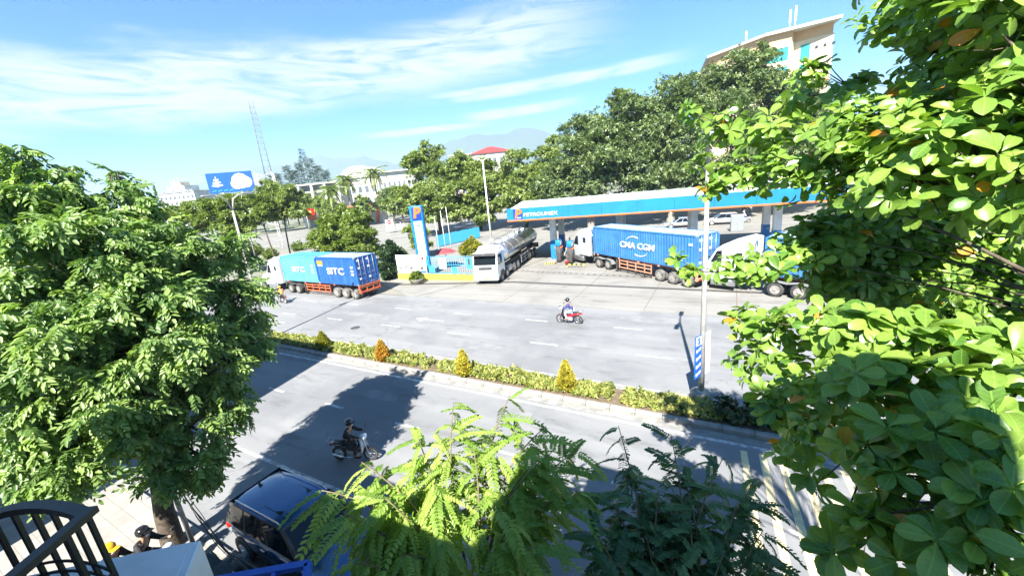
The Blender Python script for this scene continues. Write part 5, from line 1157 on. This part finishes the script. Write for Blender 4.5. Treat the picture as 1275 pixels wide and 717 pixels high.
# blue hoarding behind, red parasol
hA, hB = G(545, 308), G(598, 296); hd = hB-hA; hy = math.atan2(hd.y, hd.x); hl = hd.length
hb = empty('blue_hoarding', (hA.x, hA.y, 0), hy, 'blue corrugated hoarding behind the tanker cab', 'hoarding')
k = int(hl/1.0)
for i in range(k):
    mb = MB(); w_ = hl/k
    for j in range(5): mb.bb(i*w_+j*w_/5, i*w_+(j+.5)*w_/5, -.03, .03, .1, 1.9+.05*(i % 2)); mb.bb(i*w_+(j+.5)*w_/5, i*w_+(j+1)*w_/5-.003, -.01, .05, .1, 1.9)
    mb.build('panel', 'banner_cyan', hb)
for i in range(0, k+1, 2): MB().bb(i*hl/k-.04, i*hl/k+.04, .06, .14, 0, 2.0).build('post', 'galv', hb)
pr = G(557, 334); po = empty('parasol', pr, 0, 'red parasol behind the mesh fence', 'parasol'); MB().tube([(0, 0, 0), (0, 0, 2.45)], .03, 8).build('pole', 'galv', po)
for i in range(8):
    a0, a1 = i*math.pi/4, (i+1)*math.pi/4; R_ = 1.35
    MB().add([(0, 0, 2.45), (R_*.6*math.cos(a0), R_*.6*math.sin(a0), 2.22), (R_*.6*math.cos(a1), R_*.6*math.sin(a1), 2.22), (R_*math.cos(a0), R_*math.sin(a0), 1.92), (R_*math.cos(a1), R_*math.sin(a1), 1.92), (R_*.93*math.cos((a0+a1)/2), R_*.93*math.sin((a0+a1)/2), 1.97)], [(0, 1, 2), (1, 3, 5), (1, 5, 2), (2, 5, 4)]).build('canopy_panel', 'umbrella_red', po)
pt = G(520, 353); pl = empty('planter', (pt.x, pt.y, 0), 0, 'pale round concrete planter in front of the white banner', 'planter'); MB().lathe([(.38, 0), (.5, .1), (.62, .42), (.66, .5), (.6, .5), (.55, .4)], (0, 0, 0), 'Z', 18).build('bowl', 'pave', pl)
for i, (x, y, h) in enumerate(((556, 318, 6.2), (548, 320, 5.6), (563, 316, 6.6))):
    p = G(x, y); f = empty('flagpole', p, 0, ('slim flagpole behind the parasol', 'shortest slim flagpole near the price sign', 'tallest slim flagpole beside the hoarding')[i], 'flagpole', 'flagpoles at the station corner')
    MB().tube([(0, 0, 0), (0, 0, h)], [.05, .03], 8).build('pole', 'white_paint', f); MB().lathe([(.03, 0), (.07, .06), (.03, .12)], (0, 0, h), 'Z', 10).build('finial', 'steel', f)
gc = G(917, 288); g_ = empty('control_cabinet', gc, cyaw, 'tall grey control cabinet beyond the blue container', 'cabinet'); MB().rbox((0, 0, 1.1), (1.5, .8, 2.2), .04).build('case', 'galv', g_)
for s in (-.37, .37): MB().bb(s-.34, s+.34, -.42, -.40, .15, 2.1).build('door', 'pvc_grey', g_)

# ================================================================ LAMP POSTS, SIGNS
def lamp_post(base, h, label, arms, group=None, r=.11, m='post_grey', az=0., arm=1.6, rise=.75):
    p = empty('street_lamp', base, az, label, 'street lamp', group)
    MB().tube([(0, 0, 0), (0, 0, h*.5), (0, 0, h-rise)], [r, r*.8, r*.6], 10).build('pole', m, p); MB().lathe([(r*2.3, 0), (r*2.3, .05), (r*1.5, .3), (r*1.1, .34)], (0, 0, 0), 'Z', 12).build('base_plate', m, p)
    for s in arms:
        a_ = MB().tube([(0, 0, h-rise-.05), (0, s*arm*.25, h-.25), (0, s*arm*.7, h), (0, s*arm, h+.05)], [r*.5, r*.45, r*.4, r*.35], 8).build('arm', m, p)
        MB().rbox((0, s*(arm+.3), h+.05), (.26, .75, .12), .05).build('lamp_head', 'galv', a_); MB().box((0, s*(arm+.32), h-.015), (.2, .5, .02)).build('lens', 'lamp_clear', a_)
    return p
LPB = G(873, 495, .17); lp = lamp_post(LPB, 10.0, 'double-armed steel street lamp on the median carrying a blue banner', (-1, 1), 'street lamps on the median', az=RA, arm=.9, rise=1.0)
MB().lathe([(.42, -.05), (.42, .25), (.36, .3)], (0, 0, 0), 'Z', 16).build('footing', 'concrete', lp)
bo = empty('post_banner', LPB+Vector((0, 0, 1.0)), RA+math.radians(62), 'blue banner panel with white marks fixed on the lamp post', 'banner')
for s, x0, mm in ((1, -.50, 'banner_blue'), (1, .13, 'banner_white')):
    pn = MB().bb(x0 if mm == 'banner_blue' else .13, (x0+.40) if mm == 'banner_blue' else .50, -.02, .02, 0, 1.75).build('panel', mm, bo)
    if mm == 'banner_blue':
        for fy in (-.026, .026):
            MB().bb(x0+.02, x0+.38, min(fy, fy*.8), max(fy, fy*.8), 1.38, 1.73).build('white_head', 'banner_white', pn)
            for i in range(4):
                z = 1.08-i*.33; MB().prism([(x0+.05, z), (x0+.35, z+.1), (x0+.35, z+.2), (x0+.2, z+.13), (x0+.05, z+.13)], min(fy, fy*.8), max(fy, fy*.8), 'XZ').build('white_mark', 'banner_white', pn)
        letter('lettering', 'S', .34, MATS['banner_blue'], pn, (x0+.2, -.03, 1.55), (1, 0, 0), (0, 0, 1)); letter('lettering', 'S', .34, MATS['banner_blue'], pn, (x0+.2, .03, 1.55), (-1, 0, 0), (0, 0, 1))
for z in (.15, 1.6): MB().tube([(-.5, 0, z), (.5, 0, z)], .015, 5).build('bracket', 'galv', bo)
lamp_post(RD(-29.0, 14.75, .17), 10.0, 'double-armed steel street lamp on the median far along the hedge, behind the street tree', (-1, 1), 'street lamps on the median', az=RA, arm=.9, rise=1.0)
lamp_post(G(612, 300), 13.0, 'tall pale lamp mast with short crossbar behind the tanker', (-1, 1), r=.17, m='white_paint', az=1.2, arm=.9, rise=.2)
lamp_post(D(325, 290, 70)*Vector((1, 1, 0)) if False else Vector((D(310, 290, 62).x, D(310, 290, 62).y, 0)), 11.5, 'curved double-armed street lamp beside the plaza trees', (-1, 1), 'street lamps along the side street', az=RA+.6, arm=3.6, rise=1.6)
lamp_post(Vector((D(548, 290, 92).x, D(548, 290, 92).y, 0)), 17, 'slim pale lamp mast in front of the light green tree behind the price sign', (1,), 'street lamps along the side street', az=.3, arm=1.2, rise=.6)
# lattice masts
def lattice(name, base, h, w0, w1, label, m, bays, cat, leg=.08, horiz_only=False):
    r = empty(name, base, .4, label, cat)
    def cor(z): q = (w0+(w1-w0)*z/h)/2; return [Vector((q*i, q*j, z)) for i, j in ((-1, -1), (1, -1), (1, 1), (-1, 1))]
    for k in range(4): MB().tube([cor(0)[k], cor(h)[k]], leg, 5).build('leg', m, r)
    b = MB()
    for i in range(bays):
        c0, c1 = cor(h*i/bays), cor(h*(i+1)/bays)
        for k in range(4):
            b.tube([c0[k], c0[(k+1) % 4]], leg*.6, 4)
            b.tube([c0[k], c1[(k+1) % 4]], leg*.6, 4)
    b.build('bracing', m, r); return r
tw = D(340, 240, 165); lattice('radio_tower', (tw.x, tw.y, 0), 49, 3.4, 1.5, 'tall slender lattice radio tower rising above the plaza trees', 'tower_grey', 22, 'tower', .10)
wt = D(336, 246, 150); wl = lattice('lattice_tower', (wt.x, wt.y, 0), 21, 7.5, 5.5, 'white lattice steel frame tower below the radio tower', 'white_paint', 8, 'tower', .13)
up = G(352, 308); lattice('lattice_pole', up, 10.5, .55, .35, 'pale lattice utility pole with cross-arm beside the plaza trees', 'white_paint', 12, 'utility pole', .03)
# billboard
bp_ = D(297, 262, 125); bb_ = empty('billboard', (bp_.x, bp_.y, 0), math.radians(22), 'blue billboard with white emblem standing above the trees', 'billboard')
for x in (-3, 3): MB().tube([(x, 0, 0), (x, 0, 12)], .3, 8).build('post', 'galv', bb_)
pz = D(294, 227, 125).z; MB().bb(-6, 6, -.25, .25, pz-3.0, pz+3.0).build('panel', 'billboard_blue', bb_)
m = MB(); m.lathe([(2.3, -.28), (2.3, -.32)], (2.6, 0, pz+.2), 'Y', 12); m.lathe([(1.7, -.285), (1.7, -.325)], (4.0, 0, pz-.2), 'Y', 12); m.lathe([(1.6, -.287), (1.6, -.327)], (1.5, 0, pz-.6), 'Y', 12); m.build('cloud_motif', 'banner_white', bb_)
m = MB()
for s in (-1, 1):
    for i, (zz, w_) in enumerate(((-.9, 1.5), (-.1, 1.1), (.7, .7))): m.prism([(-3.6, pz+zz-.15), (-3.6+s*w_, pz+zz+.15), (-3.6+s*w_*.8, pz+zz+.5), (-3.6, pz+zz+.35)], -.31, -.28, 'XZ')
m.prism([(-3.75, pz-1.2), (-3.45, pz-1.2), (-3.5, pz+1.9), (-3.7, pz+1.9)], -.315, -.285, 'XZ'); m.build('tree_emblem', 'banner_white', bb_)
for i in range(4): MB().prism([(-5.3+i*1.5, pz-2.5), (-4.2+i*1.5, pz-2.2), (-4.2+i*1.5, pz-2.0), (-5.3+i*1.5, pz-2.3)], -.31, -.28, 'XZ').build('wave_motif', 'banner_cyan', bb_)
# round no-entry sign and flag
for i, (x, y, d) in enumerate(((486, 285, 95), (500, 287, 92))):
    p = D(x, y, d); r = empty('road_sign', (p.x, p.y, 0), .3, ('round red road sign on a white panel beside the side street', 'small white panel sign by the side street kerb')[i], 'sign'); MB().tube([(0, 0, 0), (0, 0, 2.6)], .06, 8).build('post', 'white_paint', r)
    MB().bb(-.9, .9, -.06, -.02, 1.0 if i else .6, 3.2 if not i else 2.2).build('panel', 'banner_white', r)
    if not i: MB().lathe([(.5, -.07), (.5, -.1)], (0, 0, 2.6), 'Y', 16).build('red_disc', 'lamp_red', r); MB().bb(-.3, .3, -.12, -.1, 2.53, 2.67).build('white_bar', 'banner_white', r)
fp = D(383, 275, 118); fl = empty('flag', (fp.x, fp.y, 0), .2, 'red flag with yellow centre on a pole before the stadium', 'flag'); MB().tube([(0, 0, 0), (0, 0, 7)], .06, 8).build('pole', 'white_paint', fl)
MB().loft([[Vector((x, .15*math.sin(x*3), z)) for z in (5.2, 7)] for x in [q*.3 for q in range(9)]], False, True, False).build('cloth', 'lamp_red', fl); MB().lathe([(.4, -.17), (.4, .17)], (1.2, -.1, 6.1), 'Y', 10).build('emblem', 'yellow_paint', fl)

# ================================================================ BUILDINGS
def windows(root, o, ax, rows, cols, w_, h_, x0, dx, z0, dz, fm='white_paint', gm='dark_glass', skip=()):
    """recess-framed windows on a wall: o is the wall origin, ax its direction"""
    a = Vector(ax).normalized(); n = Vector((a.y, -a.x, 0)); rz = math.atan2(a.y, a.x)
    for j in range(rows):
        for i in range(cols):
            if (i, j) in skip: continue
            c = Vector(o)+a*(x0+i*dx)+Vector((0, 0, z0+j*dz))
            f = MB(); t = .12
            for q in (-1, 1): f.box(c+a*q*w_/2+n*.06, (t, .16, h_+t), rz); f.box(c+Vector((0, 0, q*h_/2))+n*.05, (w_-t, .14, t), rz)
            wn = f.build('window', fm, root); MB().box(c+n*.01, (w_, .06, h_), rz).build('pane', gm, wn)
            k = MB(); [k.box(c+a*w_*(q/3-.5)+n*.05, (.06, .05, h_), rz) for q in (1, 2)]; k.build('mullion', fm, wn)
# cream building behind the big trees
dC = 100
def top(px, py, z):
    d = ray(px, py); return Vector((0, 0, CAMH))+d*((z-CAMH)/d.z)
zR = 36.; c1 = top(1041, 22, zR); c2 = top(952, 44, zR); c0 = top(884, 70, zR)
cb = empty('cream_building', (c2.x, c2.y, 0), 0, 'tall cream building with teal windows rising behind the dark trees', 'building')
a1 = (c1-c2); a0 = (c2-c0); a1.z = a0.z = 0; nb = Vector((-a1.y, a1.x, 0)).normalized()
c3 = c1+Vector((10, 26, 0)); pl_ = [Vector((0, 0, 0)), a1*.42, a1*.45+nb*2.4, Vector(a1)+nb*1.2, c3-c2, c0-c2+Vector((10, 26, 0)), c0-c2]
pl_ = [(p.x, p.y) for p in pl_]
MB().prism(pl_, 0, zR-2.6, 'XY').build('wall', 'cream_wall', cb)
ctr = Vector((sum(p[0] for p in pl_)/7, sum(p[1] for p in pl_)/7)); big = [((p[0]-ctr.x)*1.0+ctr.x, (p[1]-ctr.y)*1.0+ctr.y) for p in pl_]
MB().prism([((p[0]-ctr.x)*.985+ctr.x, (p[1]-ctr.y)*.985+ctr.y) for p in pl_], zR-2.6, zR-.5, 'XY').build('attic_wall', 'peach_wall', cb)
big = [(0, 0), (a1.x, a1.y), (c3.x-c2.x, c3.y-c2.y), pl_[5], pl_[6]]; ctr2 = Vector((sum(p[0] for p in big)/5, sum(p[1] for p in big)/5))
MB().prism([((p[0]-ctr2.x)*1.07+ctr2.x, (p[1]-ctr2.y)*1.07+ctr2.y) for p in big], zR-.5, zR+.1, 'XY').build('roof', 'white_wall', cb)
windows(cb, (0, 0, 0), (a1.x, a1.y, 0), 4, 1, a1.length*.30, 2.6, a1.length*.22, 5, zR-17.2, 4.1, 'teal_frame', 'teal_glass')
o_ = a1*.45+nb*2.4; v_ = Vector(a1)+nb*1.2-o_
windows(cb, o_, v_, 4, 1, 1.6, 3.2, 2.2, 5, zR-17.5, 4.1, 'teal_frame', 'teal_glass')
for i in range(3): q = o_+v_.normalized()*(4.3+i*1.5); MB().box((q.x, q.y, zR-4.6), (.5, .3, .5), math.atan2(v_.y, v_.x)).build('vent', 'dark_glass', cb)
windows(cb, c0-c2, a0, 3, 3, 1.8, 2.0, a0.length*.3, a0.length*.26, zR-13.5, 4.0, 'white_paint', 'dark_glass')
for (fx, fy, h) in ((.35, .3, 3.2), (.7, .25, 4.6), (.74, .3, 5.0)):
    q = c0-c2 if fx < .4 else a1; q = Vector(pl_[6]+(0,))*(1-fx)+Vector((a1.x, a1.y, 0))*fx; MB().tube([(q.x, q.y+1, zR), (q.x, q.y+1, zR+h*.4)], .08, 6).rbox((q.x, q.y+1, zR+h*.7), (.35, .3, h*.6), .05).build('antenna', 'white_paint', cb)

def block(name, px0, px1, d, ztop, depth, label, wall, roof, rooftype='flat', rows=2, cols=6, rot=0., fm='white_paint', gm='dark_glass', over=.6, roof_h=3.):
    A = D(px0, 240, d); B = D(px1, 240-(px1-px0)*.1, d); A.z = B.z = 0; v = B-A; L_ = v.length; rz = math.atan2(v.y, v.x)+rot
    r = empty(name, A, rz, label, 'building')
    MB().bb(0, L_, 0, depth, -.05, ztop).build('wall', wall, r)
    if rooftype == 'flat': MB().bb(-over, L_+over, -over, depth+over, ztop, ztop+.5).build('roof', roof, r)
    elif rooftype == 'hip':
        e = over; k = depth*.45
        MB().add([(-e, -e, ztop), (L_+e, -e, ztop), (L_+e, depth+e, ztop), (-e, depth+e, ztop), (k, depth/2, ztop+roof_h), (L_-k, depth/2, ztop+roof_h)], [(0, 1, 5, 4), (1, 2, 5), (2, 3, 4, 5), (3, 0, 4), (0, 3, 2, 1)]).build('roof', roof, r)
    elif rooftype == 'dome':
        MB().loft([[Vector((L_*.5+L_*.52*math.cos(t), -over+(depth+2*over)*q, ztop+roof_h*math.sin(t))) for t in [math.pi*k/16 for k in range(17)]] for q in (0, .33, .66, 1)], True, True).build('roof', roof, r)
    windows(r, (0, 0, 0), (1, 0, 0), rows, cols, L_/cols*.55, ztop/(rows+1)*.5, L_/cols*.5, L_/cols, ztop*.35, ztop/(rows+1), fm, gm)
    return r
# grandstand with projecting roof
gs = block('grandstand', 377, 425, 140, 14.5, 9, 'white grandstand with flat projecting roof and orange ground floor', 'white_wall', 'white_wall', 'flat', 3, 6, 0, over=3.0)
Lg = (D(425, 235, 140)-D(377, 240, 140)).length
MB().bb(-.5, Lg*.62, -1.6, -.02, 2.8, 5.6).build('orange_fascia', 'orange_wall', gs); MB().bb(Lg*.68, Lg+2., -2.4, -.02, 3.6, 6.0).build('orange_fascia', 'orange_wall', gs)
for i in range(4): MB().bb(i*Lg/3-.35, i*Lg/3+.35, -2.8, -2.1, -.05, 14.5).build('column', 'white_paint', gs)
for i in range(3): MB().bb(.2, Lg-.2, -1.2-.02*i, -.03, 7.2+2.3*i, 8.0+2.3*i).build('balcony', 'white_wall', gs)
block('domed_hall', 428, 470, 190, 17.5, 25, 'white hall with low curved dome roof behind the palms', 'white_wall', 'white_wall', 'dome', 2, 5, roof_h=5.5)
eh = block('long_hall', 472, 520, 185, 18.5, 18, 'long white hall with flat grey roof behind the green trees', 'white_wall', 'white_wall', 'flat', 2, 8, over=1.5)
gt = block('gate_house', 432, 470, 128, 6.0, 6, 'low white gate building with orange panels under the palms', 'white_wall', 'orange_wall', 'flat', 1, 4)
for i in range(3): MB().prism([(1.2+i*3.2, 0), (2.2+i*3.2, 0), (3.0+i*3.2, 5.6), (2.2+i*3.2, 5.6)], -.3, -.05, 'XZ').build('slanted_panel', 'orange_wall', gt)
block('red_roofed_house', 592, 640, 150, 19.9, 14, 'pale house with a red hipped roof behind the green trees', 'white_wall', 'red_roof', 'hip', 3, 6, roof_h=2.6)
block('pale_house', 566, 592, 165, 21, 12, 'pale flat-roofed house beside the red-roofed one', 'cream_wall', 'grey_roof', 'flat', 4, 3)
ap = block('apartment_block', 196, 240, 300, 25, 25, 'far white apartment block with stepped roof and masts left of the billboard', 'white_wall', 'grey_roof', 'flat', 5, 8)
La = (D(240, 235, 300)-D(196, 240, 300)).length
MB().bb(La*.2, La*.7, 3, 18, 25.5, 30).build('stair_tower', 'white_wall', ap); MB().bb(La*.3, La*.55, 5, 15, 30, 33).build('stair_tower', 'cream_wall', ap)
for i in range(5): MB().tube([(La*(.2+.12*i), 8, 30), (La*(.2+.12*i), 8, 35+i % 3)], .15, 5).build('mast', 'galv', ap)
block('white_house', 244, 268, 260, 15, 14, 'low white house beside the far apartment block', 'white_wall', 'grey_roof', 'flat', 3, 4)
lw = D(505, 268, 140); 

# ================================================================ NEAR SIDE: the block the picture is taken from
hb_ = empty('balcony_house', RD(-1.5, -.6, 0), RA, 'plain rendered house with roof overhang on the near side of the street', 'building')
MB().bb(0, 3.6, -12, -.3, .14, 11.4).build('wall', 'render_wall', hb_); MB().bb(-.1, 3.7, -12.2, .9, 11.42, 11.62).build('roof', 'grey_roof', hb_); MB().bb(.2, 3.2, -.29, .45, 7.6, 7.75).build('balcony_floor', 'render_wall', hb_)
lb_ = empty('neighbour_house', RD(-10.2, -1.4, 0), RA, 'lower neighbouring house with flat roof on the near side of the street', 'building')
MB().bb(0, 8.1, -12, .5, .14, 8.5).build('wall', 'render_wall', lb_); MB().bb(-.1, 8.15, -12.1, 1.05, 8.52, 8.7).build('roof', 'grey_roof', lb_)
rb_ = empty('row_house', RD(2.55, -1.4, 0), RA, 'row house with flat roof beside the plain rendered house', 'building')
MB().bb(0, 22, -12, .5, .14, 7.6).build('wall', 'render_wall', rb_); MB().bb(.02, 22.1, -12.1, 1.0, 7.62, 7.8).build('roof', 'grey_roof', rb_)
nb_ = empty('apartment_house', RD(-47.2, -.2, 0), RA, 'tall neighbouring building beyond the street tree on the near side', 'building')
MB().bb(0, 28.6, -14, 0, .14, 16.4).build('wall', 'render_wall', nb_); MB().bb(-.1, 28.8, -14.1, .1, 16.42, 16.7).build('roof', 'grey_roof', nb_)
# white porch roof
zA = 6.0; pA, pB, pC = G(250, 671, zA), G(50, 712, zA), G(232, 717, zA); e1 = (pB-pA).normalized(); e2 = (pC-pA).normalized()
an = empty('white_porch', (pA.x, pA.y, .14), 0, 'white flat-topped porch block below the balcony', 'porch')
q = [Vector((0, 0, 0)), e1*3.6, e1*3.6+e2*1.0, e2*1.05]; MB().prism([(v.x, v.y) for v in q], 0, zA-.14, 'XY').build('block', 'annex_white', an)
an.children[0].modifiers.new('bevel', 'BEVEL').width = .015
ct = sum(q, Vector())/4; MB().prism([(v.x+(ct.x-v.x)*.05, v.y+(ct.y-v.y)*.05) for v in q], zA-.139, zA-.128, 'XY').build('membrane', 'annex_white', an)
# dark curved balcony railing
zr_ = 7.3; k0, k1_ = G(108, 640, zr_), G(20, 715, zr_)
bx = (k1_-k0).normalized(); rl = empty('balcony_railing', (k0.x, k0.y, zr_-1.05), 0, 'dark curved steel balcony railing on the neighbouring facade', 'railing')
L0 = Vector((0, 0, 1.05)); end = bx*1.25; arc = []
pm, pe = G(50, 629, zr_)-k0, G(0, 637, zr_)-k0
for i in range(15):
    t = i/14*1.55; p = (1-t)*(1-t/2)*Vector((0, 0, 0)) if False else None
    a_ = pm*(4*(t/1.0)*(1-t/1.0)) if False else None
    # quadratic through corner, pm at t=.55, pe at t=1
    u = t; l1 = u*(u-1)/(.55*(.55-1)); l2 = u*(u-.55)/(1*(1-.55)); arc.append(pm*l1+pe*l2)
flat = lambda v, z: Vector((v.x, v.y, z))
def bar(m, a, b, w_, h_):
    a = Vector(a); b = Vector(b); d = b-a; x = d.normalized(); y = Vector((0, 0, 1)).cross(x).normalized(); z = x.cross(y)
    m.box((a+b)/2, (d.length, w_, h_), m=Matrix((x, y, z)).transposed())
m = MB(); bar(m, flat(Vector((0, 0, 0))-bx*.05, 1.05), flat(end, 1.05), .075, .05); m.build('handrail', 'dark_metal', rl)
m = MB(); [bar(m, flat(arc[i], 1.04), flat(arc[i+1], 1.04), .085, .05) for i in range(14)]; m.build('handrail', 'dark_metal', rl)
for z, r_ in ((.42, .011), (.52, .011), (.12, .016), (.2, .011)):
    m = MB(); m.tube([flat(p, z) for p in arc], r_, 6); m.tube([flat(Vector((0, 0, 0)), z), flat(end, z)], r_, 6); m.build('lower_rail', 'dark_metal', rl)
for i in range(0, 15, 2):
    m = MB(); p0, p1 = flat(arc[i], 0), flat(arc[i], 1.03); bar(m, p0, p1+Vector((.001, 0, 0)), .03, .022); m.build('baluster', 'dark_metal', rl)
for i in range(4):
    p = end*(i+.5)/4; m = MB(); bar(m, flat(p, 0), flat(p, 1.03)+Vector((.001, 0, 0)), .03, .022); m.build('baluster', 'dark_metal', rl)
m = MB()
for a_, b_ in ((.12, .34), (.2, .5)): p = end*a_; q2 = end*b_; bar(m, flat(p, .12)+Vector((.02, .02, 0)), flat(q2, .62)+Vector((.02, .02, 0)), .03, .02)
m.build('scroll_bar', 'dark_metal', rl)
for p in (arc[0], arc[-1], end): m = MB(); bar(m, flat(p, -.6), flat(p, .0)+Vector((.001, 0, 0)), .06, .06); m.build('bracket', 'dark_metal', rl)
# blue steel frame
zf = 5.9; f0, f1, f2 = G(384, 702, zf), G(300, 717, zf), G(381, 724, zf); fr_ = empty('sign_frame', (f0.x, f0.y, zf), 0, 'blue steel sign frame projecting below the balcony', 'frame')
m = MB(); bar(m, f0-f0, f1-f0+(f1-f0)*.4, .07, .05); bar(m, f0-f0, (f2-f0)*3, .07, .05); bar(m, (f2-f0)*2.2, (f1-f0)*1.4+(f2-f0)*2.2, .05, .05); m.build('frame', 'blue_steel', fr_)
m = MB(); [bar(m, (f1-f0)*t, (f1-f0)*t+(f2-f0)*2.2, .04, .04) for t in (.5, 1.)]; m.build('cross_bar', 'blue_steel', fr_)
# cluttered street stall below: sloping dark tarpaulins, crates, cable bundle, meter box
st_ = empty('street_stall', RD(-10.1, 2.5, .14), RA, 'dark tarpaulin-covered street stall on the sidewalk beside the street tree', 'stall')
def tarp(x0, x1, y0, y1, z0, z1, m_, k=7):
    rows = [[Vector((x0+(x1-x0)*i/k, y0+(y1-y0)*j/k, z0+(z1-z0)*j/k+.05*math.sin(i*1.7+j)+.04*math.sin(j*2.3+i*.5))) for i in range(k+1)] for j in range(k+1)]
    return MB().loft(rows, False, True, False).build('tarpaulin', m_, st_)
tarp(-.6, .5, -.5, .4, 1.5, 1.25, 'tarp'); tarp(.6, 1.6, -.7, .3, 1.35, 1.1, 'tarp'); tarp(-.2, 1.2, -1.6, -.8, 1.7, 1.5, 'pvc_grey')
for i in range(9): MB().rbox((-.9+.34*i, .75+.12*math.sin(i*2.1), .22+.1*(i % 3)), (.3, .26, .4+.2*(i % 3)), .04, i*.7).build('goods_box', ('tarp', 'pvc_grey', 'chassis_dark', 'kerb')[i % 4], st_)
for x, y in ((-.55, -.4), (-.55, .35), (.55, .3), (1.55, .25), (1.55, -.6)): MB().tube([(x, y, 0), (x, y, 1.3)], .02, 6).build('post', 'galv', st_)
MB().bb(-1., 1.9, -.3, .4, .7, .76).build('table_top', 'pvc_grey', st_)
for i, (x, y, mm, lb) in enumerate(((-1.9, 2.0, 'pvc_grey', 'grey plastic crate beside the street stall'), (-2.4, 1.3, 'blue_steel', 'blue plastic crate beside the street stall'))):
    c_ = empty('plastic_crate', RD(-10.1+x+.5, 1.4+y*.5, .14), RA+.3*i, lb, 'crate'); k = MB()
    for z in (.04, .16, .28): k.bb(-.3, .3, -.2, -.18, z, z+.07); k.bb(-.3, .3, .18, .2, z, z+.07); k.bb(-.3, -.28, -.18, .18, z, z+.07); k.bb(.28, .3, -.18, .18, z, z+.07)
    k.bb(-.28, .28, -.18, .18, 0, .03); [k.bb(sx*.29-.02, sx*.29+.02, sy*.19-.02, sy*.19+.02, 0, .36) for sx in (-1, 1) for sy in (-1, 1)]; k.build('basket', mm, c_)
tb = RD(-13.3, 3.05, 0)
cbn = empty('cable_bundle', RD(-13.3, 3.1, 0), 0, 'sagging bundle of black cables running from the street tree past the stall', 'cables')
for i in range(4):
    a_, b_ = Vector((.05*i, .03*i, 3.1+.05*i)), D(330, 735, 8.2)-RD(-13.3, 3.1, 0)+Vector((.05*i, .06*i, .05*i)); sg = .3+.2*random.random()
    pts = [a_.lerp(b_, t/16)-Vector((.06*math.sin(t*.9+i*2), .05*math.sin(t*.7+i), (sg+.25*i)*math.sin(math.pi*t/16)+.05*math.sin(t*1.3+i))) for t in range(17)]; MB().tube(pts, .008+.004*(i % 3), 5).build('cable', 'rubber', cbn)
mb_ = empty('meter_box', RD(-13.2, 3.35, 2.6), RA, 'grey metal meter box on a pole beside the street tree trunk', 'meter box'); MB().tube([(0, -.1, -2.46), (0, -.1, 1.6)], .06, 8).build('pole', 'galv', mb_); MB().rbox((0, .06, .3), (.5, .25, .7), .03).build('case', 'pvc_grey', mb_); MB().box((0, .19, .3), (.4, .02, .55)).build('lid', 'galv', mb_)

# ================================================================ HAZE
hz = MB().bb(-6200, 6200, -400, 6700, -6.5, 440)
hm = bpy.data.materials.new('haze'); hm.use_nodes = True; t = NT(hm.node_tree); t.n.remove(t.n['Principled BSDF'])
pv = t.node('ShaderNodeVolumePrincipled'); pv.inputs['Color'].default_value = (.62, .82, 1, 1); pv.inputs['Density'].default_value = 2.2e-4; pv.inputs['Anisotropy'].default_value = 0.
t.l.new(pv.outputs[0], t.n['Material Output'].inputs['Volume'])
tag(hz.build('haze', hm), kind='stuff')
